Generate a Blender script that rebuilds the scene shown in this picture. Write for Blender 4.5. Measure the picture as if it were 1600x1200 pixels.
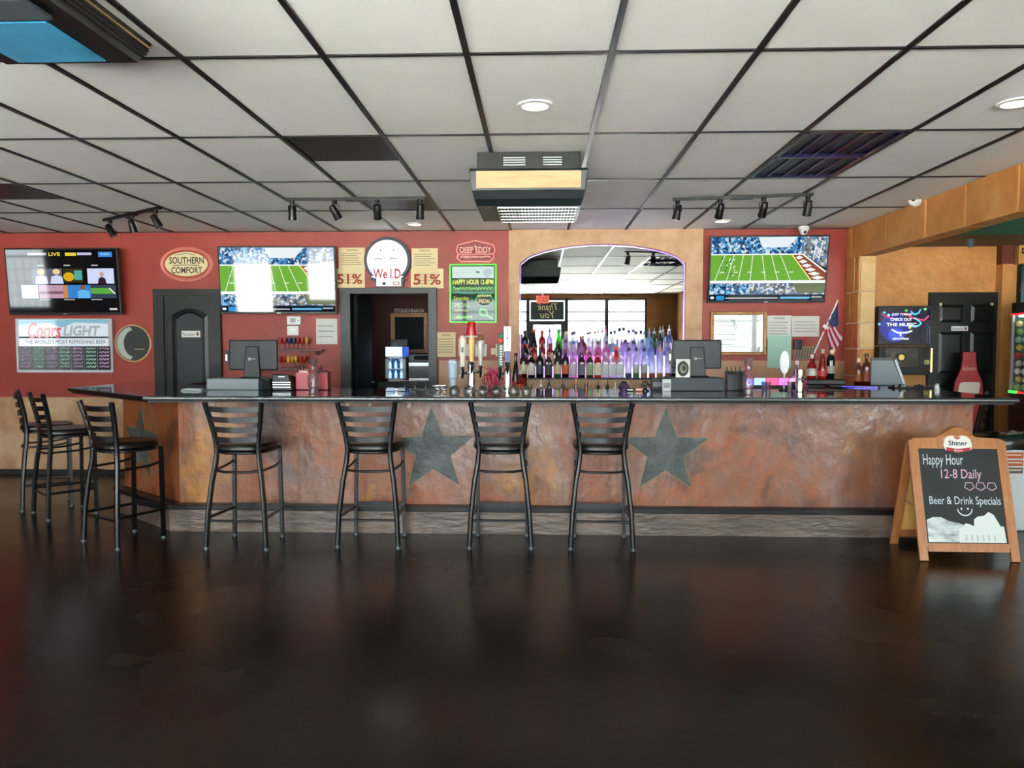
import bpy, math, random
from mathutils import Vector, Euler, Matrix
R = math.radians
random.seed(7)
for o in list(bpy.data.objects): bpy.data.objects.remove(o)
sc = bpy.context.scene
COL = sc.collection

KE = 1/8        # scale of all light in the place; the exposure below brings it back
# ------------------------------------------------------------------ camera, world, exposure
F = 1180.0; CAMH = 1.43; YAW = math.atan(43/F); PITCH = math.atan(60/F)
cd = bpy.data.cameras.new('camera'); cam = bpy.data.objects.new('camera', cd); COL.objects.link(cam)
cam.location = (0, 0, CAMH); cam.rotation_euler = (math.pi/2-PITCH, 0, YAW)
cd.sensor_width = 36; cd.lens = F/1600*36; cd.clip_start = .05
sc.camera = cam
w = bpy.data.worlds.new('world'); sc.world = w; w.use_nodes = True
w.node_tree.nodes['Background'].inputs[0].default_value = (.93, .98, 1, 1)
w.node_tree.nodes['Background'].inputs[1].default_value = 13.0*KE
sd = bpy.data.lights.new('sun', 'SUN'); sun = bpy.data.objects.new('sun', sd); COL.objects.link(sun)   # high over the roof, lights the pavement outside
sun.rotation_euler = Vector((.15, -.5, -.9)).to_track_quat('-Z', 'Y').to_euler(); sd.energy = 215*KE; sd.angle = .01
vs = sc.view_settings
vs.view_transform = 'Standard'; vs.look = 'None'; vs.gamma = 1; vs.use_curve_mapping = False; vs.exposure = 3.28

CEIL = 2.66; YW = 8.15; YF = -1.85; XL = -13.6; XR = 3.24
RM = Euler((math.pi/2-PITCH, 0, YAW)).to_matrix(); CL = Vector((0, 0, CAMH))
def ray(px, py): return RM @ Vector(((px-800)/F, (600-py)/F, -1))
def AY(px, py, Y): d = ray(px, py); return CL + d*(Y/d.y)
def AZ(px, py, Z): d = ray(px, py); return CL + d*((Z-CAMH)/d.z)
def AX(px, py, X): d = ray(px, py); return CL + d*(X/d.x)

# ------------------------------------------------------------------ materials
def lin(h):
    if isinstance(h, str):
        h = h.lstrip('#'); c = [int(h[i:i+2], 16)/255 for i in (0, 2, 4)]
        return tuple((x/12.92 if x <= .04045 else ((x+.055)/1.055)**2.4) for x in c)
    return tuple(h[:3])
MC = {}
def mat(name, col, rough=.5, metal=0, spec=.5, emit=None, es=0, trans=0, coat=0, alpha=1):
    if name in MC: return MC[name]
    m = bpy.data.materials.new(name); m.use_nodes = True; b = m.node_tree.nodes['Principled BSDF']
    b.inputs['Base Color'].default_value = (*lin(col), 1); b.inputs['Roughness'].default_value = rough
    b.inputs['Metallic'].default_value = metal; b.inputs['Specular IOR Level'].default_value = spec
    b.inputs['Transmission Weight'].default_value = trans; b.inputs['Coat Weight'].default_value = coat
    if emit is not None:
        b.inputs['Emission Color'].default_value = (*lin(emit), 1); b.inputs['Emission Strength'].default_value = es*KE
    MC[name] = m; return m
def ramp(nt, stops):
    r = nt.nodes.new('ShaderNodeValToRGB'); e = r.color_ramp.elements
    while len(e) < len(stops): e.new(.5)
    for el, (p, c) in zip(e, stops): el.position = p; el.color = (*lin(c), 1)
    return r
def nmat(name, stops, scale=3, detail=6, rough=.5, bump=0, bscale=None, stretch=(1, 1, 1), metal=0, spec=.5, rvar=0, dist=0, coat=0, nrough=.55):
    if name in MC: return MC[name]
    m = mat(name, stops[0][1], rough, metal, spec, coat=coat); nt = m.node_tree; b = nt.nodes['Principled BSDF']
    g = nt.nodes.new('ShaderNodeNewGeometry'); mp = nt.nodes.new('ShaderNodeMapping'); mp.inputs['Scale'].default_value = stretch
    n = nt.nodes.new('ShaderNodeTexNoise'); n.inputs['Scale'].default_value = scale; n.inputs['Detail'].default_value = detail
    n.inputs['Distortion'].default_value = dist; n.inputs['Roughness'].default_value = nrough
    r = ramp(nt, stops); L = nt.links.new
    L(g.outputs['Position'], mp.inputs['Vector']); L(mp.outputs[0], n.inputs['Vector']); L(n.outputs[0], r.inputs[0]); L(r.outputs[0], b.inputs['Base Color'])
    if bump:
        n2 = nt.nodes.new('ShaderNodeTexNoise'); n2.inputs['Scale'].default_value = bscale or scale*4; n2.inputs['Detail'].default_value = 5
        bp = nt.nodes.new('ShaderNodeBump'); bp.inputs['Strength'].default_value = bump; bp.inputs['Distance'].default_value = .02
        L(mp.outputs[0], n2.inputs['Vector']); L(n2.outputs[0], bp.inputs['Height']); L(bp.outputs[0], b.inputs['Normal'])
    if rvar:
        n3 = nt.nodes.new('ShaderNodeTexNoise'); n3.inputs['Scale'].default_value = scale*.9; n3.inputs['Detail'].default_value = 6
        mr = nt.nodes.new('ShaderNodeMapRange'); mr.inputs['From Min'].default_value = .3; mr.inputs['From Max'].default_value = .7
        mr.inputs['To Min'].default_value = rough-rvar; mr.inputs['To Max'].default_value = rough+rvar
        L(mp.outputs[0], n3.inputs['Vector']); L(n3.outputs[0], mr.inputs[0]); L(mr.outputs[0], b.inputs['Roughness'])
    return m
def em(name, col, s=1.0, rough=.04): return mat(name, '#050505', rough, 0, .5, col, s)
def crowd(name, cols, scale=60, s=.9):
    if name in MC: return MC[name]
    m = mat(name, '#050505', .04, emit=cols[0], es=s); nt = m.node_tree; b = nt.nodes['Principled BSDF']
    g = nt.nodes.new('ShaderNodeNewGeometry'); v = nt.nodes.new('ShaderNodeTexVoronoi'); v.inputs['Scale'].default_value = scale
    sp = nt.nodes.new('ShaderNodeSeparateColor'); r = ramp(nt, [(i/len(cols), c) for i, c in enumerate(cols)]); r.color_ramp.interpolation = 'CONSTANT'
    L = nt.links.new; L(g.outputs['Position'], v.inputs['Vector']); L(v.outputs['Color'], sp.inputs[0]); L(sp.outputs[0], r.inputs[0]); L(r.outputs[0], b.inputs['Emission Color'])
    return m
def pane_mat(name, tint=(.96, .98, .98), refl=.07):
    if name in MC: return MC[name]
    m = bpy.data.materials.new(name); m.use_nodes = True; nt = m.node_tree; nt.nodes.clear()
    o = nt.nodes.new('ShaderNodeOutputMaterial'); mx = nt.nodes.new('ShaderNodeMixShader'); t = nt.nodes.new('ShaderNodeBsdfTransparent'); g = nt.nodes.new('ShaderNodeBsdfGlossy')
    t.inputs[0].default_value = (*tint, 1); g.inputs['Roughness'].default_value = .02; mx.inputs[0].default_value = refl
    nt.links.new(t.outputs[0], mx.inputs[1]); nt.links.new(g.outputs[0], mx.inputs[2]); nt.links.new(mx.outputs[0], o.inputs[0]); MC[name] = m; return m
def glass(name, col, refl=.12):
    """thin tinted bottle glass: see-through with a gloss and some body colour"""
    if name in MC: return MC[name]
    m = bpy.data.materials.new(name); m.use_nodes = True; nt = m.node_tree; nt.nodes.clear(); L = nt.links.new
    o = nt.nodes.new('ShaderNodeOutputMaterial'); t = nt.nodes.new('ShaderNodeBsdfTransparent'); g = nt.nodes.new('ShaderNodeBsdfGlossy'); d = nt.nodes.new('ShaderNodeBsdfTranslucent')
    a = nt.nodes.new('ShaderNodeMixShader'); b = nt.nodes.new('ShaderNodeMixShader'); lw = nt.nodes.new('ShaderNodeLayerWeight'); lw.inputs[0].default_value = .35
    c = lin(col); t.inputs[0].default_value = (*[x**.5 for x in c], 1); d.inputs[0].default_value = (*c, 1); g.inputs['Roughness'].default_value = .06
    a.inputs[0].default_value = .45; L(t.outputs[0], a.inputs[1]); L(d.outputs[0], a.inputs[2])
    mr = nt.nodes.new('ShaderNodeMapRange'); mr.inputs['To Min'].default_value = refl*.5; mr.inputs['To Max'].default_value = .6
    L(lw.outputs['Facing'], mr.inputs[0]); L(mr.outputs[0], b.inputs[0]); L(a.outputs[0], b.inputs[1]); L(g.outputs[0], b.inputs[2]); L(b.outputs[0], o.inputs[0]); MC[name] = m; return m

M = dict(
 red=nmat('red_wall_paint', [(.3, '#98362a'), (.7, '#a84336')], 1.5, 4, .45, .12, 30),
 dado=nmat('tan_faux_stone_paint', [(.25, '#8f6a4c'), (.45, '#b98f68'), (.6, '#cfae8a'), (.8, '#a5774e')], 2.2, 8, .5, .2, 20),
 plaster=nmat('tan_plaster', [(.3, '#c49a73'), (.7, '#d8b490')], 9, 8, .7, .3, 40),
 splash=nmat('tan_backsplash', [(.3, '#b08a66'), (.7, '#c8a27a')], 5, 6, .5),
 stone=nmat('orange_painted_stone', [(.25, '#b4733a'), (.5, '#cc8b48'), (.75, '#d8a560')], 3, 7, .6, .35, 12),
 stone_b=nmat('red_painted_stone', [(.25, '#b2603a'), (.5, '#c67448'), (.75, '#cc8c54')], 3, 7, .6, .35, 12),
 brown=nmat('brown_plaster', [(.3, '#6b4420'), (.7, '#84582c')], 3, 6, .75, .2, 12),
 grout=mat('pale_grout', '#d8c6ac', .8),
 cream_stone=nmat('cream_painted_stone', [(.3, '#cda567'), (.7, '#e3c792')], 4, 6, .6, .2, 14),
 orange=nmat('orange_hammered_plaster', [(.3, '#c48442'), (.7, '#da9e5a')], 3, 6, .42, .8, 9),
 teal=nmat('teal_ceiling_paint', [(.3, '#2a8c78'), (.7, '#379f8a')], 5, 6, .8, .3, 30),
 olive=mat('olive_ceiling_paint', '#6e5b3c', .8),
 tile=nmat('white_ceiling_tile', [(.3, '#eceeea'), (.7, '#f2f3f0')], 2, 3, .75, .05, 90),
 dark_tile=mat('dark_ceiling_panel', '#171312', .5),
 grid=mat('black_ceiling_grid', '#0c0c10', .4),
 black=mat('black_satin', '#0b0c0d', .4), blackm=mat('black_matte', '#0a0a0a', .8),
 frame=mat('black_door_paint', '#15191a', .38), steel=mat('dark_powder_coat', '#0d1013', .32, .0, .6),
 seat=mat('black_vinyl', '#0b0a0a', .3), chrome=mat('chrome', '#d8dadc', .12, 1), silver=mat('brushed_silver', '#b9bcbd', .35, .9),
 white=mat('white_plastic', '#e6e7e4', .4), offwhite=mat('off_white_plastic', '#d5d2c4', .45), grey=mat('grey_plastic', '#4b565c', .4), dgrey=mat('dark_grey_plastic', '#1f2629', .42),
 lgrey=mat('light_grey_metal', '#a5aeb2', .35, .1), paper=mat('tan_notice_paper', '#e6d3a4', .8), wpaper=mat('white_paper', '#dfe0da', .8), ink=mat('grey_ink', '#55503f', .8), rink=mat('red_ink', '#a5382b', .8),
 mirror=mat('mirror_silver', '#e8eceb', .0, 1), wood=nmat('oak_wood', [(.3, '#9c6a3c'), (.7, '#b98652')], 6, 5, .45, stretch=(1, 1, 8)),
 woodx=nmat('oak_veneer', [(.3, '#b98758'), (.7, '#cf9f6d')], 6, 5, .45, stretch=(.6, 6, 8)),
 frame_wood=nmat('orange_brown_wood', [(.3, '#a8683a'), (.7, '#bd7e4c')], 6, 5, .4, stretch=(8, 1, 1.5)),
 gold=nmat('antique_gold', [(.3, '#7d5a30'), (.7, '#a67b45')], 30, 4, .4, metal=.4),
 top=mat('black_lacquer_top', '#060607', .09, 0, .7, coat=.4), edge=mat('dark_bar_edge', '#7c8082', .28, .8),
 star=nmat('slate_star_paint', [(.3, '#373d3b'), (.5, '#4f5654'), (.7, '#6a706d')], 7, 8, .42, .25, 25),
 stargold=mat('star_outline_paint', '#9a8a52', .5),
 plinth=nmat('bar_plinth_stain', [(.25, '#4a3c34'), (.5, '#6e5f54'), (.7, '#857467')], 3, 8, .32, .4, 16, stretch=(.6, 1, 2), rvar=.12, spec=.7),
 clear=glass('clear_glass', '#e6ecec'), teal_paper=mat('green_paper', '#a9d6c2', .8),
)
M['barfront'] = nmat('copper_patina_and_sheen', [(.3, '#3a1d0a'), (.4, '#6a3612'), (.47, '#a0521a'), (.55, '#8a5430'), (.62, '#b4741c'), (.74, '#643f30')], 2.0, 9, .34, .5, 11, stretch=(1, 1, .75), rvar=.13, spec=1.0, dist=.3, nrough=.6)
def layer_mauve_sheen(m):  # window sheen on the bar front, painted into the colour as mauve patches
    nt = m.node_tree; b = nt.nodes['Principled BSDF']; L = nt.links.new; g = nt.nodes.new('ShaderNodeNewGeometry'); mp = nt.nodes.new('ShaderNodeMapping'); mp.inputs['Scale'].default_value = (1.5, 1.5, .7); mp.inputs['Location'].default_value = (3.1, 0, 1.7)
    n = nt.nodes.new('ShaderNodeTexNoise'); n.inputs['Scale'].default_value = 1.1; n.inputs['Detail'].default_value = 10; n.inputs['Roughness'].default_value = .62
    r = nt.nodes.new('ShaderNodeValToRGB'); r.color_ramp.elements[0].position = .49; r.color_ramp.elements[1].position = .64
    mx = nt.nodes.new('ShaderNodeMix'); mx.data_type = 'RGBA'; mx.inputs[7].default_value = (*lin('#86685e'), 1); old = b.inputs['Base Color'].links[0].from_socket
    ml = nt.nodes.new('ShaderNodeMath'); ml.operation = 'MULTIPLY'; ml.inputs[1].default_value = .7
    L(g.outputs['Position'], mp.inputs[0]); L(mp.outputs[0], n.inputs['Vector']); L(n.outputs[0], r.inputs[0]); L(r.outputs[0], ml.inputs[0]); L(ml.outputs[0], mx.inputs[0]); L(old, mx.inputs[6]); L(mx.outputs[2], b.inputs['Base Color'])
    mr = nt.nodes.new('ShaderNodeMapRange'); mr.inputs['To Min'].default_value = .46; mr.inputs['To Max'].default_value = .24; L(r.outputs[0], mr.inputs[0]); L(mr.outputs[0], b.inputs['Roughness'])
layer_mauve_sheen(M['barfront'])
# floor: dark stained concrete with faint pale scuffs
def floor_mat():
    m = nmat('dark_stained_concrete', [(.25, '#0e0805'), (.5, '#180e09'), (.75, '#22140d')], .9, 8, .24, .05, 12, rvar=.07, spec=.3)
    nt = m.node_tree; b = nt.nodes['Principled BSDF']; L = nt.links.new; g = nt.nodes.new('ShaderNodeNewGeometry')
    mp = nt.nodes.new('ShaderNodeMapping'); mp.inputs['Scale'].default_value = (1.6, 5.5, 1); mp.inputs['Rotation'].default_value = (0, 0, .5)
    n = nt.nodes.new('ShaderNodeTexNoise'); n.inputs['Scale'].default_value = 2.6; n.inputs['Detail'].default_value = 15; n.inputs['Roughness'].default_value = .72; n.inputs['Distortion'].default_value = .6
    r = ramp(nt, [(.64, '#000000'), (.78, '#8a8074')]); mx = nt.nodes.new('ShaderNodeMix'); mx.data_type = 'RGBA'; mx.blend_type = 'ADD'; mx.inputs[0].default_value = .22
    old = b.inputs['Base Color'].links[0].from_socket
    L(g.outputs['Position'], mp.inputs[0]); L(mp.outputs[0], n.inputs['Vector']); L(n.outputs[0], r.inputs[0]); L(old, mx.inputs[6]); L(r.outputs[0], mx.inputs[7]); L(mx.outputs[2], b.inputs['Base Color'])
    return m
M['floor'] = floor_mat()
def C(h, rough=.5, **k): return mat('paint_'+h.lstrip('#')+('' if rough == .5 else '_%d' % int(rough*100)), h, rough, **k)
def E(h, s=.9): return em('lit_%s_%d' % (h.lstrip('#'), int(s*100)), h, s)

# ------------------------------------------------------------------ mesh helpers
class MB:
    def __init__(s): s.v = []; s.f = []
    def add(s, vs, fs, mtx=None):
        n = len(s.v); s.v += [tuple(mtx @ Vector(v)) if mtx else tuple(v) for v in vs]; s.f += [tuple(i+n for i in f) for f in fs]; return s
    def box(s, x0, x1, y0, y1, z0, z1, mtx=None):
        return s.add([(x, y, z) for z in (z0, z1) for y in (y0, y1) for x in (x0, x1)], [(0, 2, 3, 1), (4, 5, 7, 6), (0, 1, 5, 4), (2, 6, 7, 3), (0, 4, 6, 2), (1, 3, 7, 5)], mtx)
    def hexa(s, b, t): # two quads, bottom and top, ccw from above
        return s.add(list(b)+list(t), [(3, 2, 1, 0), (4, 5, 6, 7)]+[(i, (i+1) % 4, 4+(i+1) % 4, 4+i) for i in range(4)])
    def prism(s, poly, axis, a, b, mtx=None):
        def pt(p, h): return {'z': (p[0], p[1], h), 'y': (p[0], h, p[1]), 'x': (h, p[0], p[1])}[axis]
        n = len(poly); return s.add([pt(p, a) for p in poly]+[pt(p, b) for p in poly], [tuple(range(n-1, -1, -1)), tuple(range(n, 2*n))]+[(i, (i+1) % n, n+(i+1) % n, n+i) for i in range(n)], mtx)
    def lathe(s, prof, n=16, c=(0, 0, 0), sq=2, sy=1, mtx=None):
        vs = []; fs = []
        def sup(t):
            cx, sn = math.cos(t), math.sin(t); k = (abs(cx)**sq+abs(sn)**sq)**(-1/sq); return cx*k, sn*k
        for r, z in prof:
            for i in range(n):
                x, y = sup(2*math.pi*(i+.5)/n); vs.append((c[0]+x*r, c[1]+y*r*sy, c[2]+z))
        for j in range(len(prof)-1):
            for i in range(n): a = j*n+i; b2 = j*n+(i+1) % n; fs.append((a, b2, b2+n, a+n))
        if prof[0][0] > 0: fs.append(tuple(range(n-1, -1, -1)))
        if prof[-1][0] > 0: fs.append(tuple(range((len(prof)-1)*n, len(prof)*n)))
        return s.add(vs, fs, mtx)
    def tube(s, pts, r, n=8, sx=1, up=(0, 0, 1), closed=False):
        pts = [Vector(p) for p in pts]; m = len(pts); rs = r if isinstance(r, (list, tuple)) else [r]*m; vs = []; fs = []
        for k, p in enumerate(pts):
            a = pts[(k-1) % m] if (closed or k) else p; b = pts[(k+1) % m] if (closed or k < m-1) else p
            t = (b-a).normalized(); u = Vector(up)
            if abs(t.dot(u)) > .95: u = Vector((0, 1, 0))
            e = t.cross(u).normalized(); g = e.cross(t).normalized()
            for i in range(n):
                an = 2*math.pi*(i+.5)/n; vs.append(p+e*math.cos(an)*rs[k]*sx+g*math.sin(an)*rs[k])
        for k in range(m if closed else m-1):
            for i in range(n): k2 = (k+1) % m; fs.append((k*n+i, k*n+(i+1) % n, k2*n+(i+1) % n, k2*n+i))
        if not closed: fs += [tuple(range(n-1, -1, -1)), tuple(range((m-1)*n, m*n))]
        return s.add(vs, fs)
    def ball(s, c, rx, ry, rz, n=12, m=8):
        return s.add([(c[0]+rx*math.sin(math.pi*j/m)*math.cos(2*math.pi*i/n), c[1]+ry*math.sin(math.pi*j/m)*math.sin(2*math.pi*i/n), c[2]-rz*math.cos(math.pi*j/m)) for j in range(m+1) for i in range(n)],
                     [(j*n+i, j*n+(i+1) % n, (j+1)*n+(i+1) % n, (j+1)*n+i) for j in range(m) for i in range(n)])
    def mesh(s, name, m, smooth=True):
        me = bpy.data.meshes.new(name); me.from_pydata(s.v, [], s.f); me.validate()
        if m: me.materials.append(m)
        if smooth:
            me.polygons.foreach_set('use_smooth', [True]*len(me.polygons)); me.set_sharp_from_angle(angle=R(38))
        me.update(); return me
    def build(s, name, m, parent=None, smooth=True, bevel=0, fix=True):
        me = s.mesh(name, m, smooth)
        if fix:
            import bmesh
            bm = bmesh.new(); bm.from_mesh(me); bmesh.ops.recalc_face_normals(bm, faces=bm.faces); bm.to_mesh(me); bm.free()
        o = link(name, me, parent)
        if bevel:
            b = o.modifiers.new('bevel', 'BEVEL'); b.width = bevel; b.segments = 2; b.limit_method = 'ANGLE'; b.angle_limit = R(40)
        return o
def link(name, data, parent=None):
    o = bpy.data.objects.new(name, data); COL.objects.link(o)
    if parent: o.parent = parent
    return o
def tag(o, label, cat, group=None):
    o['label'] = label; o['category'] = cat
    if group: o['group'] = group
    return o
def thing(name, label, cat, loc=(0, 0, 0), rot=0, group=None, rx=0):
    o = link(name, None); o.empty_display_size = .1; o.location = loc; o.rotation_euler = (rx, 0, rot); return tag(o, label, cat, group)
def struct(o): o['kind'] = 'structure'; return o
def copy_tree(o, parent=None):
    c = o.copy(); COL.objects.link(c); c.parent = parent
    for ch in [x for x in bpy.data.objects if x.parent == o]: copy_tree(ch, c)
    return c
def B(x0, x1, y0, y1, z0, z1, name, m, parent=None, bevel=0): return MB().box(x0, x1, y0, y1, z0, z1).build(name, m, parent, False, bevel)
ORD = 'first second third fourth fifth sixth seventh eighth ninth tenth eleventh twelfth thirteenth fourteenth fifteenth sixteenth seventeenth eighteenth nineteenth twentieth'.split()

# text -> polygons in the xy plane
TC = {}
def text_polys(s, shear=0, bold=0):
    k = (s, shear, bold)
    if k in TC: return TC[k]
    c = bpy.data.curves.new('t', 'FONT'); c.body = s; c.shear = shear; c.offset = bold; c.resolution_u = 3; c.fill_mode = 'FRONT'
    o = bpy.data.objects.new('t', c); COL.objects.link(o); dg = bpy.context.evaluated_depsgraph_get(); dg.update()
    me = bpy.data.meshes.new_from_object(o.evaluated_get(dg)); vs = [v.co.copy() for v in me.vertices]; fs = [tuple(p.vertices) for p in me.polygons]
    bpy.data.objects.remove(o); bpy.data.curves.remove(c); bpy.data.meshes.remove(me); TC[k] = (vs, fs); return TC[k]
class Art:
    """flat print on a plane facing -y: rect (l,t,r,b) in picture units maps to local x0..x1, z1..z0"""
    def __init__(s, rect, x0, x1, z0, z1, y): s.rect = rect; s.l = (x0, x1, z0, z1); s.y = y; s.v = []; s.f = []; s.mi = []; s.ms = []
    def pt(s, px, py, k):
        l, t, r, b = s.rect; x0, x1, z0, z1 = s.l; return (x0+(px-l)/(r-l)*(x1-x0), s.y-.0008*k, z1-(py-t)/(b-t)*(z1-z0))
    def raw(s, vs, fs, m):
        if m not in s.ms: s.ms.append(m)
        n = len(s.v); s.v += vs; s.f += [tuple(i+n for i in f) for f in fs]; s.mi += [s.ms.index(m)]*len(fs)
    def poly(s, pts, m, k=1):
        a = sum(p[0]*q[1]-q[0]*p[1] for p, q in zip(pts, pts[1:]+pts[:1]))
        if a > 0: pts = pts[::-1]
        s.raw([s.pt(*p, k) for p in pts], [tuple(range(len(pts)))], m)
    def rect_(s, l, t, r, b, m, k=1): s.poly([(l, t), (r, t), (r, b), (l, b)], m, k)
    def ell(s, cx, cy, rx, ry, m, k=1, n=28): s.poly([(cx+rx*math.cos(2*math.pi*i/n), cy+ry*math.sin(2*math.pi*i/n)) for i in range(n)], m, k)
    def line(s, pts, w, m, k=1):
        for (x0, y0), (x1, y1) in zip(pts, pts[1:]):
            d = math.hypot(x1-x0, y1-y0) or 1; nx, ny = -(y1-y0)/d*w/2, (x1-x0)/d*w/2
            s.poly([(x0+nx, y0+ny), (x1+nx, y1+ny), (x1-nx, y1-ny), (x0-nx, y0-ny)], m, k)
    def squig(s, l, t, r, b, m, k=1, n=8, w=1): s.line([(l+(r-l)*i/n, (t if i % 2 else b)+random.uniform(-.2, .2)*(b-t)) for i in range(n+1)], w, m, k)
    def text(s, st, l, t, r, b, m, k=2, shear=0, bold=0):
        vs, fs = text_polys(st, shear, bold); xs = [v.x for v in vs]; ys = [v.y for v in vs]; a, c, d, e = min(xs), max(xs), min(ys), max(ys)
        s.raw([s.pt(l+(v.x-a)/(c-a)*(r-l), b-(v.y-d)/(e-d)*(b-t), k) for v in vs], fs, m)
    def build(s, name, parent):
        me = bpy.data.meshes.new(name); me.from_pydata(s.v, [], s.f)
        for m in s.ms: me.materials.append(m)
        me.polygons.foreach_set('material_index', s.mi); me.update(); return link(name, me, parent)
def wall_root(name, label, cat, l, t, r, b, Y=YW, group=None):
    c = AY((l+r)/2, (t+b)/2, Y); wd = AY(r, (t+b)/2, Y).x-AY(l, (t+b)/2, Y).x; h = AY((l+r)/2, t, Y).z-AY((l+r)/2, b, Y).z
    return thing(name, label, cat, (c.x, Y, c.z), group=group), wd/2, h/2
def wall_panel(name, label, cat, l, t, r, b, thick, m, part='panel', Y=YW, group=None, rect=None, bevel=0):
    o, hw, hh = wall_root(name, label, cat, l, t, r, b, Y, group)
    B(-hw, hw, -thick, 0, -hh, hh, part, m, o, bevel); return o, Art(rect or (l, t, r, b), -hw, hw, -hh, hh, -thick)

# ------------------------------------------------------------------ room shell
def S(name, m, *boxes, parent=None):
    b = MB()
    for x in boxes: b.box(*x)
    o = b.build(name, m, parent, False)
    if not parent: struct(o)
    return o
YO = 8.80; XRR = 7.2          # orange wall of the side room, its far right wall
S('floor', M['floor'], (XL-.15, XRR+.15, YF-.15, 11, -.1, 0))
dl = AY(541, 460, YW).x; dr = AY(677, 460, YW).x; dt = AY(610, 456, YW).z   # doorway opening
WB = S('wall_back', M['red'], (XL-.15, dl, YW, YW+.12, 0, CEIL), (dr, XR+.15, YW, YW+.12, 0, CEIL), (dl, dr, YW, YW+.12, dt, CEIL))
S('dado', M['dado'], (XL, -3.9, YW-.012, YW, .06, .86), parent=WB)
S('backsplash', M['splash'], (dr+.06, XR, YW-.01, YW, .0, 1.27), parent=WB)
S('baseboard_back', M['black'], (XL, -3.9, YW-.02, YW, 0, .06))
S('wall_left', M['red'], (XL-.15, XL, YF-.15, YW+.12, 0, CEIL))
S('wall_right', M['brown'], (XR, XR+.15, YF, 1.0, 0, CEIL))  # orange wall given a darker brown, standing in for weaker window light
S('wall_side_room_back', M['orange'], (XR+.15, XRR, YO, YO+.12, 0, 2.6))
S('wall_side_room_left', M['orange'], (XR, XR+.15, YW+.12, YO+.12, 0, 2.6))
S('wall_side_room_right', M['orange'], (XRR, XRR+.15, YF-.15, YO+.12, 0, 2.7))
S('ceiling_side_room', M['teal'], (XR+.15, XRR, YF-.1, 7.88, 2.55, 2.7))
S('ceiling_side_room_strip', M['olive'], (XR+.15, XRR, 7.88, YO, 2.55, 2.7))
S('roof', M['blackm'], (XL-.15, XRR+.15, YF-.15, 11, 2.80, 2.9))
# store room behind the doorway
S('wall_storeroom', nmat('maroon_paint', [(.3, '#3e1512'), (.7, '#4c1c18')], 1.5, 4, .7), (dl-1.6, dr+1.2, 10.0, 10.1, 0, CEIL), (dl-1.7, dl-1.6, YW+.12, 10.1, 0, CEIL), (dr+1.2, dr+1.3, YW+.12, 10.1, 0, CEIL))  # red wall coloured darker to put the room's shade into the paint
S('ceiling_storeroom', M['dark_tile'], (dl-1.7, dr+1.3, YW+.12, 10.1, CEIL, CEIL+.05))

# ceiling: tiles hung in a black grid
CO = struct(MB().box(XL, XR+.15, YF, YW+.12, CEIL+.03, CEIL+.06).build('ceiling', M['blackm'], None, False))
gx = [.30+.61*k for k in range(-23, 6)]; gy = [3.247+1.22*k for k in range(-5, 5)]
g = MB()
for x in gx:
    if XL < x < XR: g.box(x-.013, x+.013, YF, YW, CEIL-.006, CEIL+.004)
for y in gy:
    if YF < y < YW: g.box(XL, XR, y-.009, y+.009, CEIL-.004, CEIL+.004)
g.build('ceiling_grid', M['grid'], CO, False)
gxe = [XL]+[x for x in gx if XL < x < XR]+[XR+.1]; gye = [YF]+[y for y in gy if YF < y < YW]+[YW]
tm = {}
def tile(x0, x1, y0, y1, m, name='ceiling_tile', z=CEIL):
    k = (round(x1-x0, 3), round(y1-y0, 3), m.name)
    if k not in tm:
        tm[k] = MB().box(-(x1-x0)/2, (x1-x0)/2, -(y1-y0)/2, (y1-y0)/2, 0, .016).mesh('ceiling_tile', m, False)
    o = link(name, tm[k], CO); o.location = ((x0+x1)/2, (y0+y1)/2, z+.003); return o
for i in range(len(gxe)-1):
    for j in range(len(gye)-1):
        x0, x1, y0, y1 = gxe[i]+.012, gxe[i+1]-.012, gye[j]+.008, gye[j+1]-.008
        if x1-x0 < .02 or y1-y0 < .02: continue
        xc, yc = (x0+x1)/2, (y0+y1)/2; ym = (y0+y1)/2
        def isin(a, b): return abs(xc-a) < .3 and abs(yc-b) < .6
        if isin(1.825, 5.08): continue
        if isin(-1.225, 5.08) or isin(-4.275, 6.3): tile(x0, x1, y0, ym, M['dark_tile'], 'dark_ceiling_tile'); tile(x0, x1, ym, y1, M['tile'])
        elif isin(-1.225, 6.3): tile(x0, x1, y0, ym, M['tile']); tile(x0, x1, ym, y1, M['dark_tile'], 'dark_ceiling_tile')
        else: tile(x0, x1, y0, y1, M['tile'])

# painted stone wall end, beam along the side room opening
cy0 = AX(1343, 480, XR).y
WR = S('wall_stone_column', M['grout'], (XR, XR+.15, cy0+.006, YW, 0, 2.34))
TB = S('trim_stone_beam', M['grout'], (XR, XR+.15, 1.0, YW, 2.345, CEIL))
rows = [(0, .42), (.42, .78), (.78, 1.12), (1.12, 1.40), (1.40, 1.66), (1.66, 1.98), (1.98, 2.34)]
for k, (z0, z1) in enumerate(rows):
    cut = cy0+(YW-cy0)*(.62 if k % 2 else .34)
    for y0, y1 in ((cy0, cut), (cut, YW)):
        B(XR-.012, XR+.02, y0+.007, y1-.007, z0+.007, z1-.007, 'stone_block', M['stone_b'] if z1 < 1.9 else M['stone'], WR, .006)
    B(XR+.004, XR+.15, cy0-.012, cy0+.02, z0+.004, z1-.004, 'stone_block', M['cream_stone'] if z1 > 1.6 or z0 < .5 else M['stone'], WR, .006)
ys = [YW]+[AX(p, 330, XR).y for p in (1334, 1388, 1449, 1511, 1594)]+[4.4, 3.7, 3.0, 2.3, 1.6, 1.0]
for a, b in zip(ys, ys[1:]): B(XR-.014, XR+.16, b+.009, a-.009, 2.332, CEIL-.004, 'stone_block', M['stone'], TB, .008)
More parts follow.
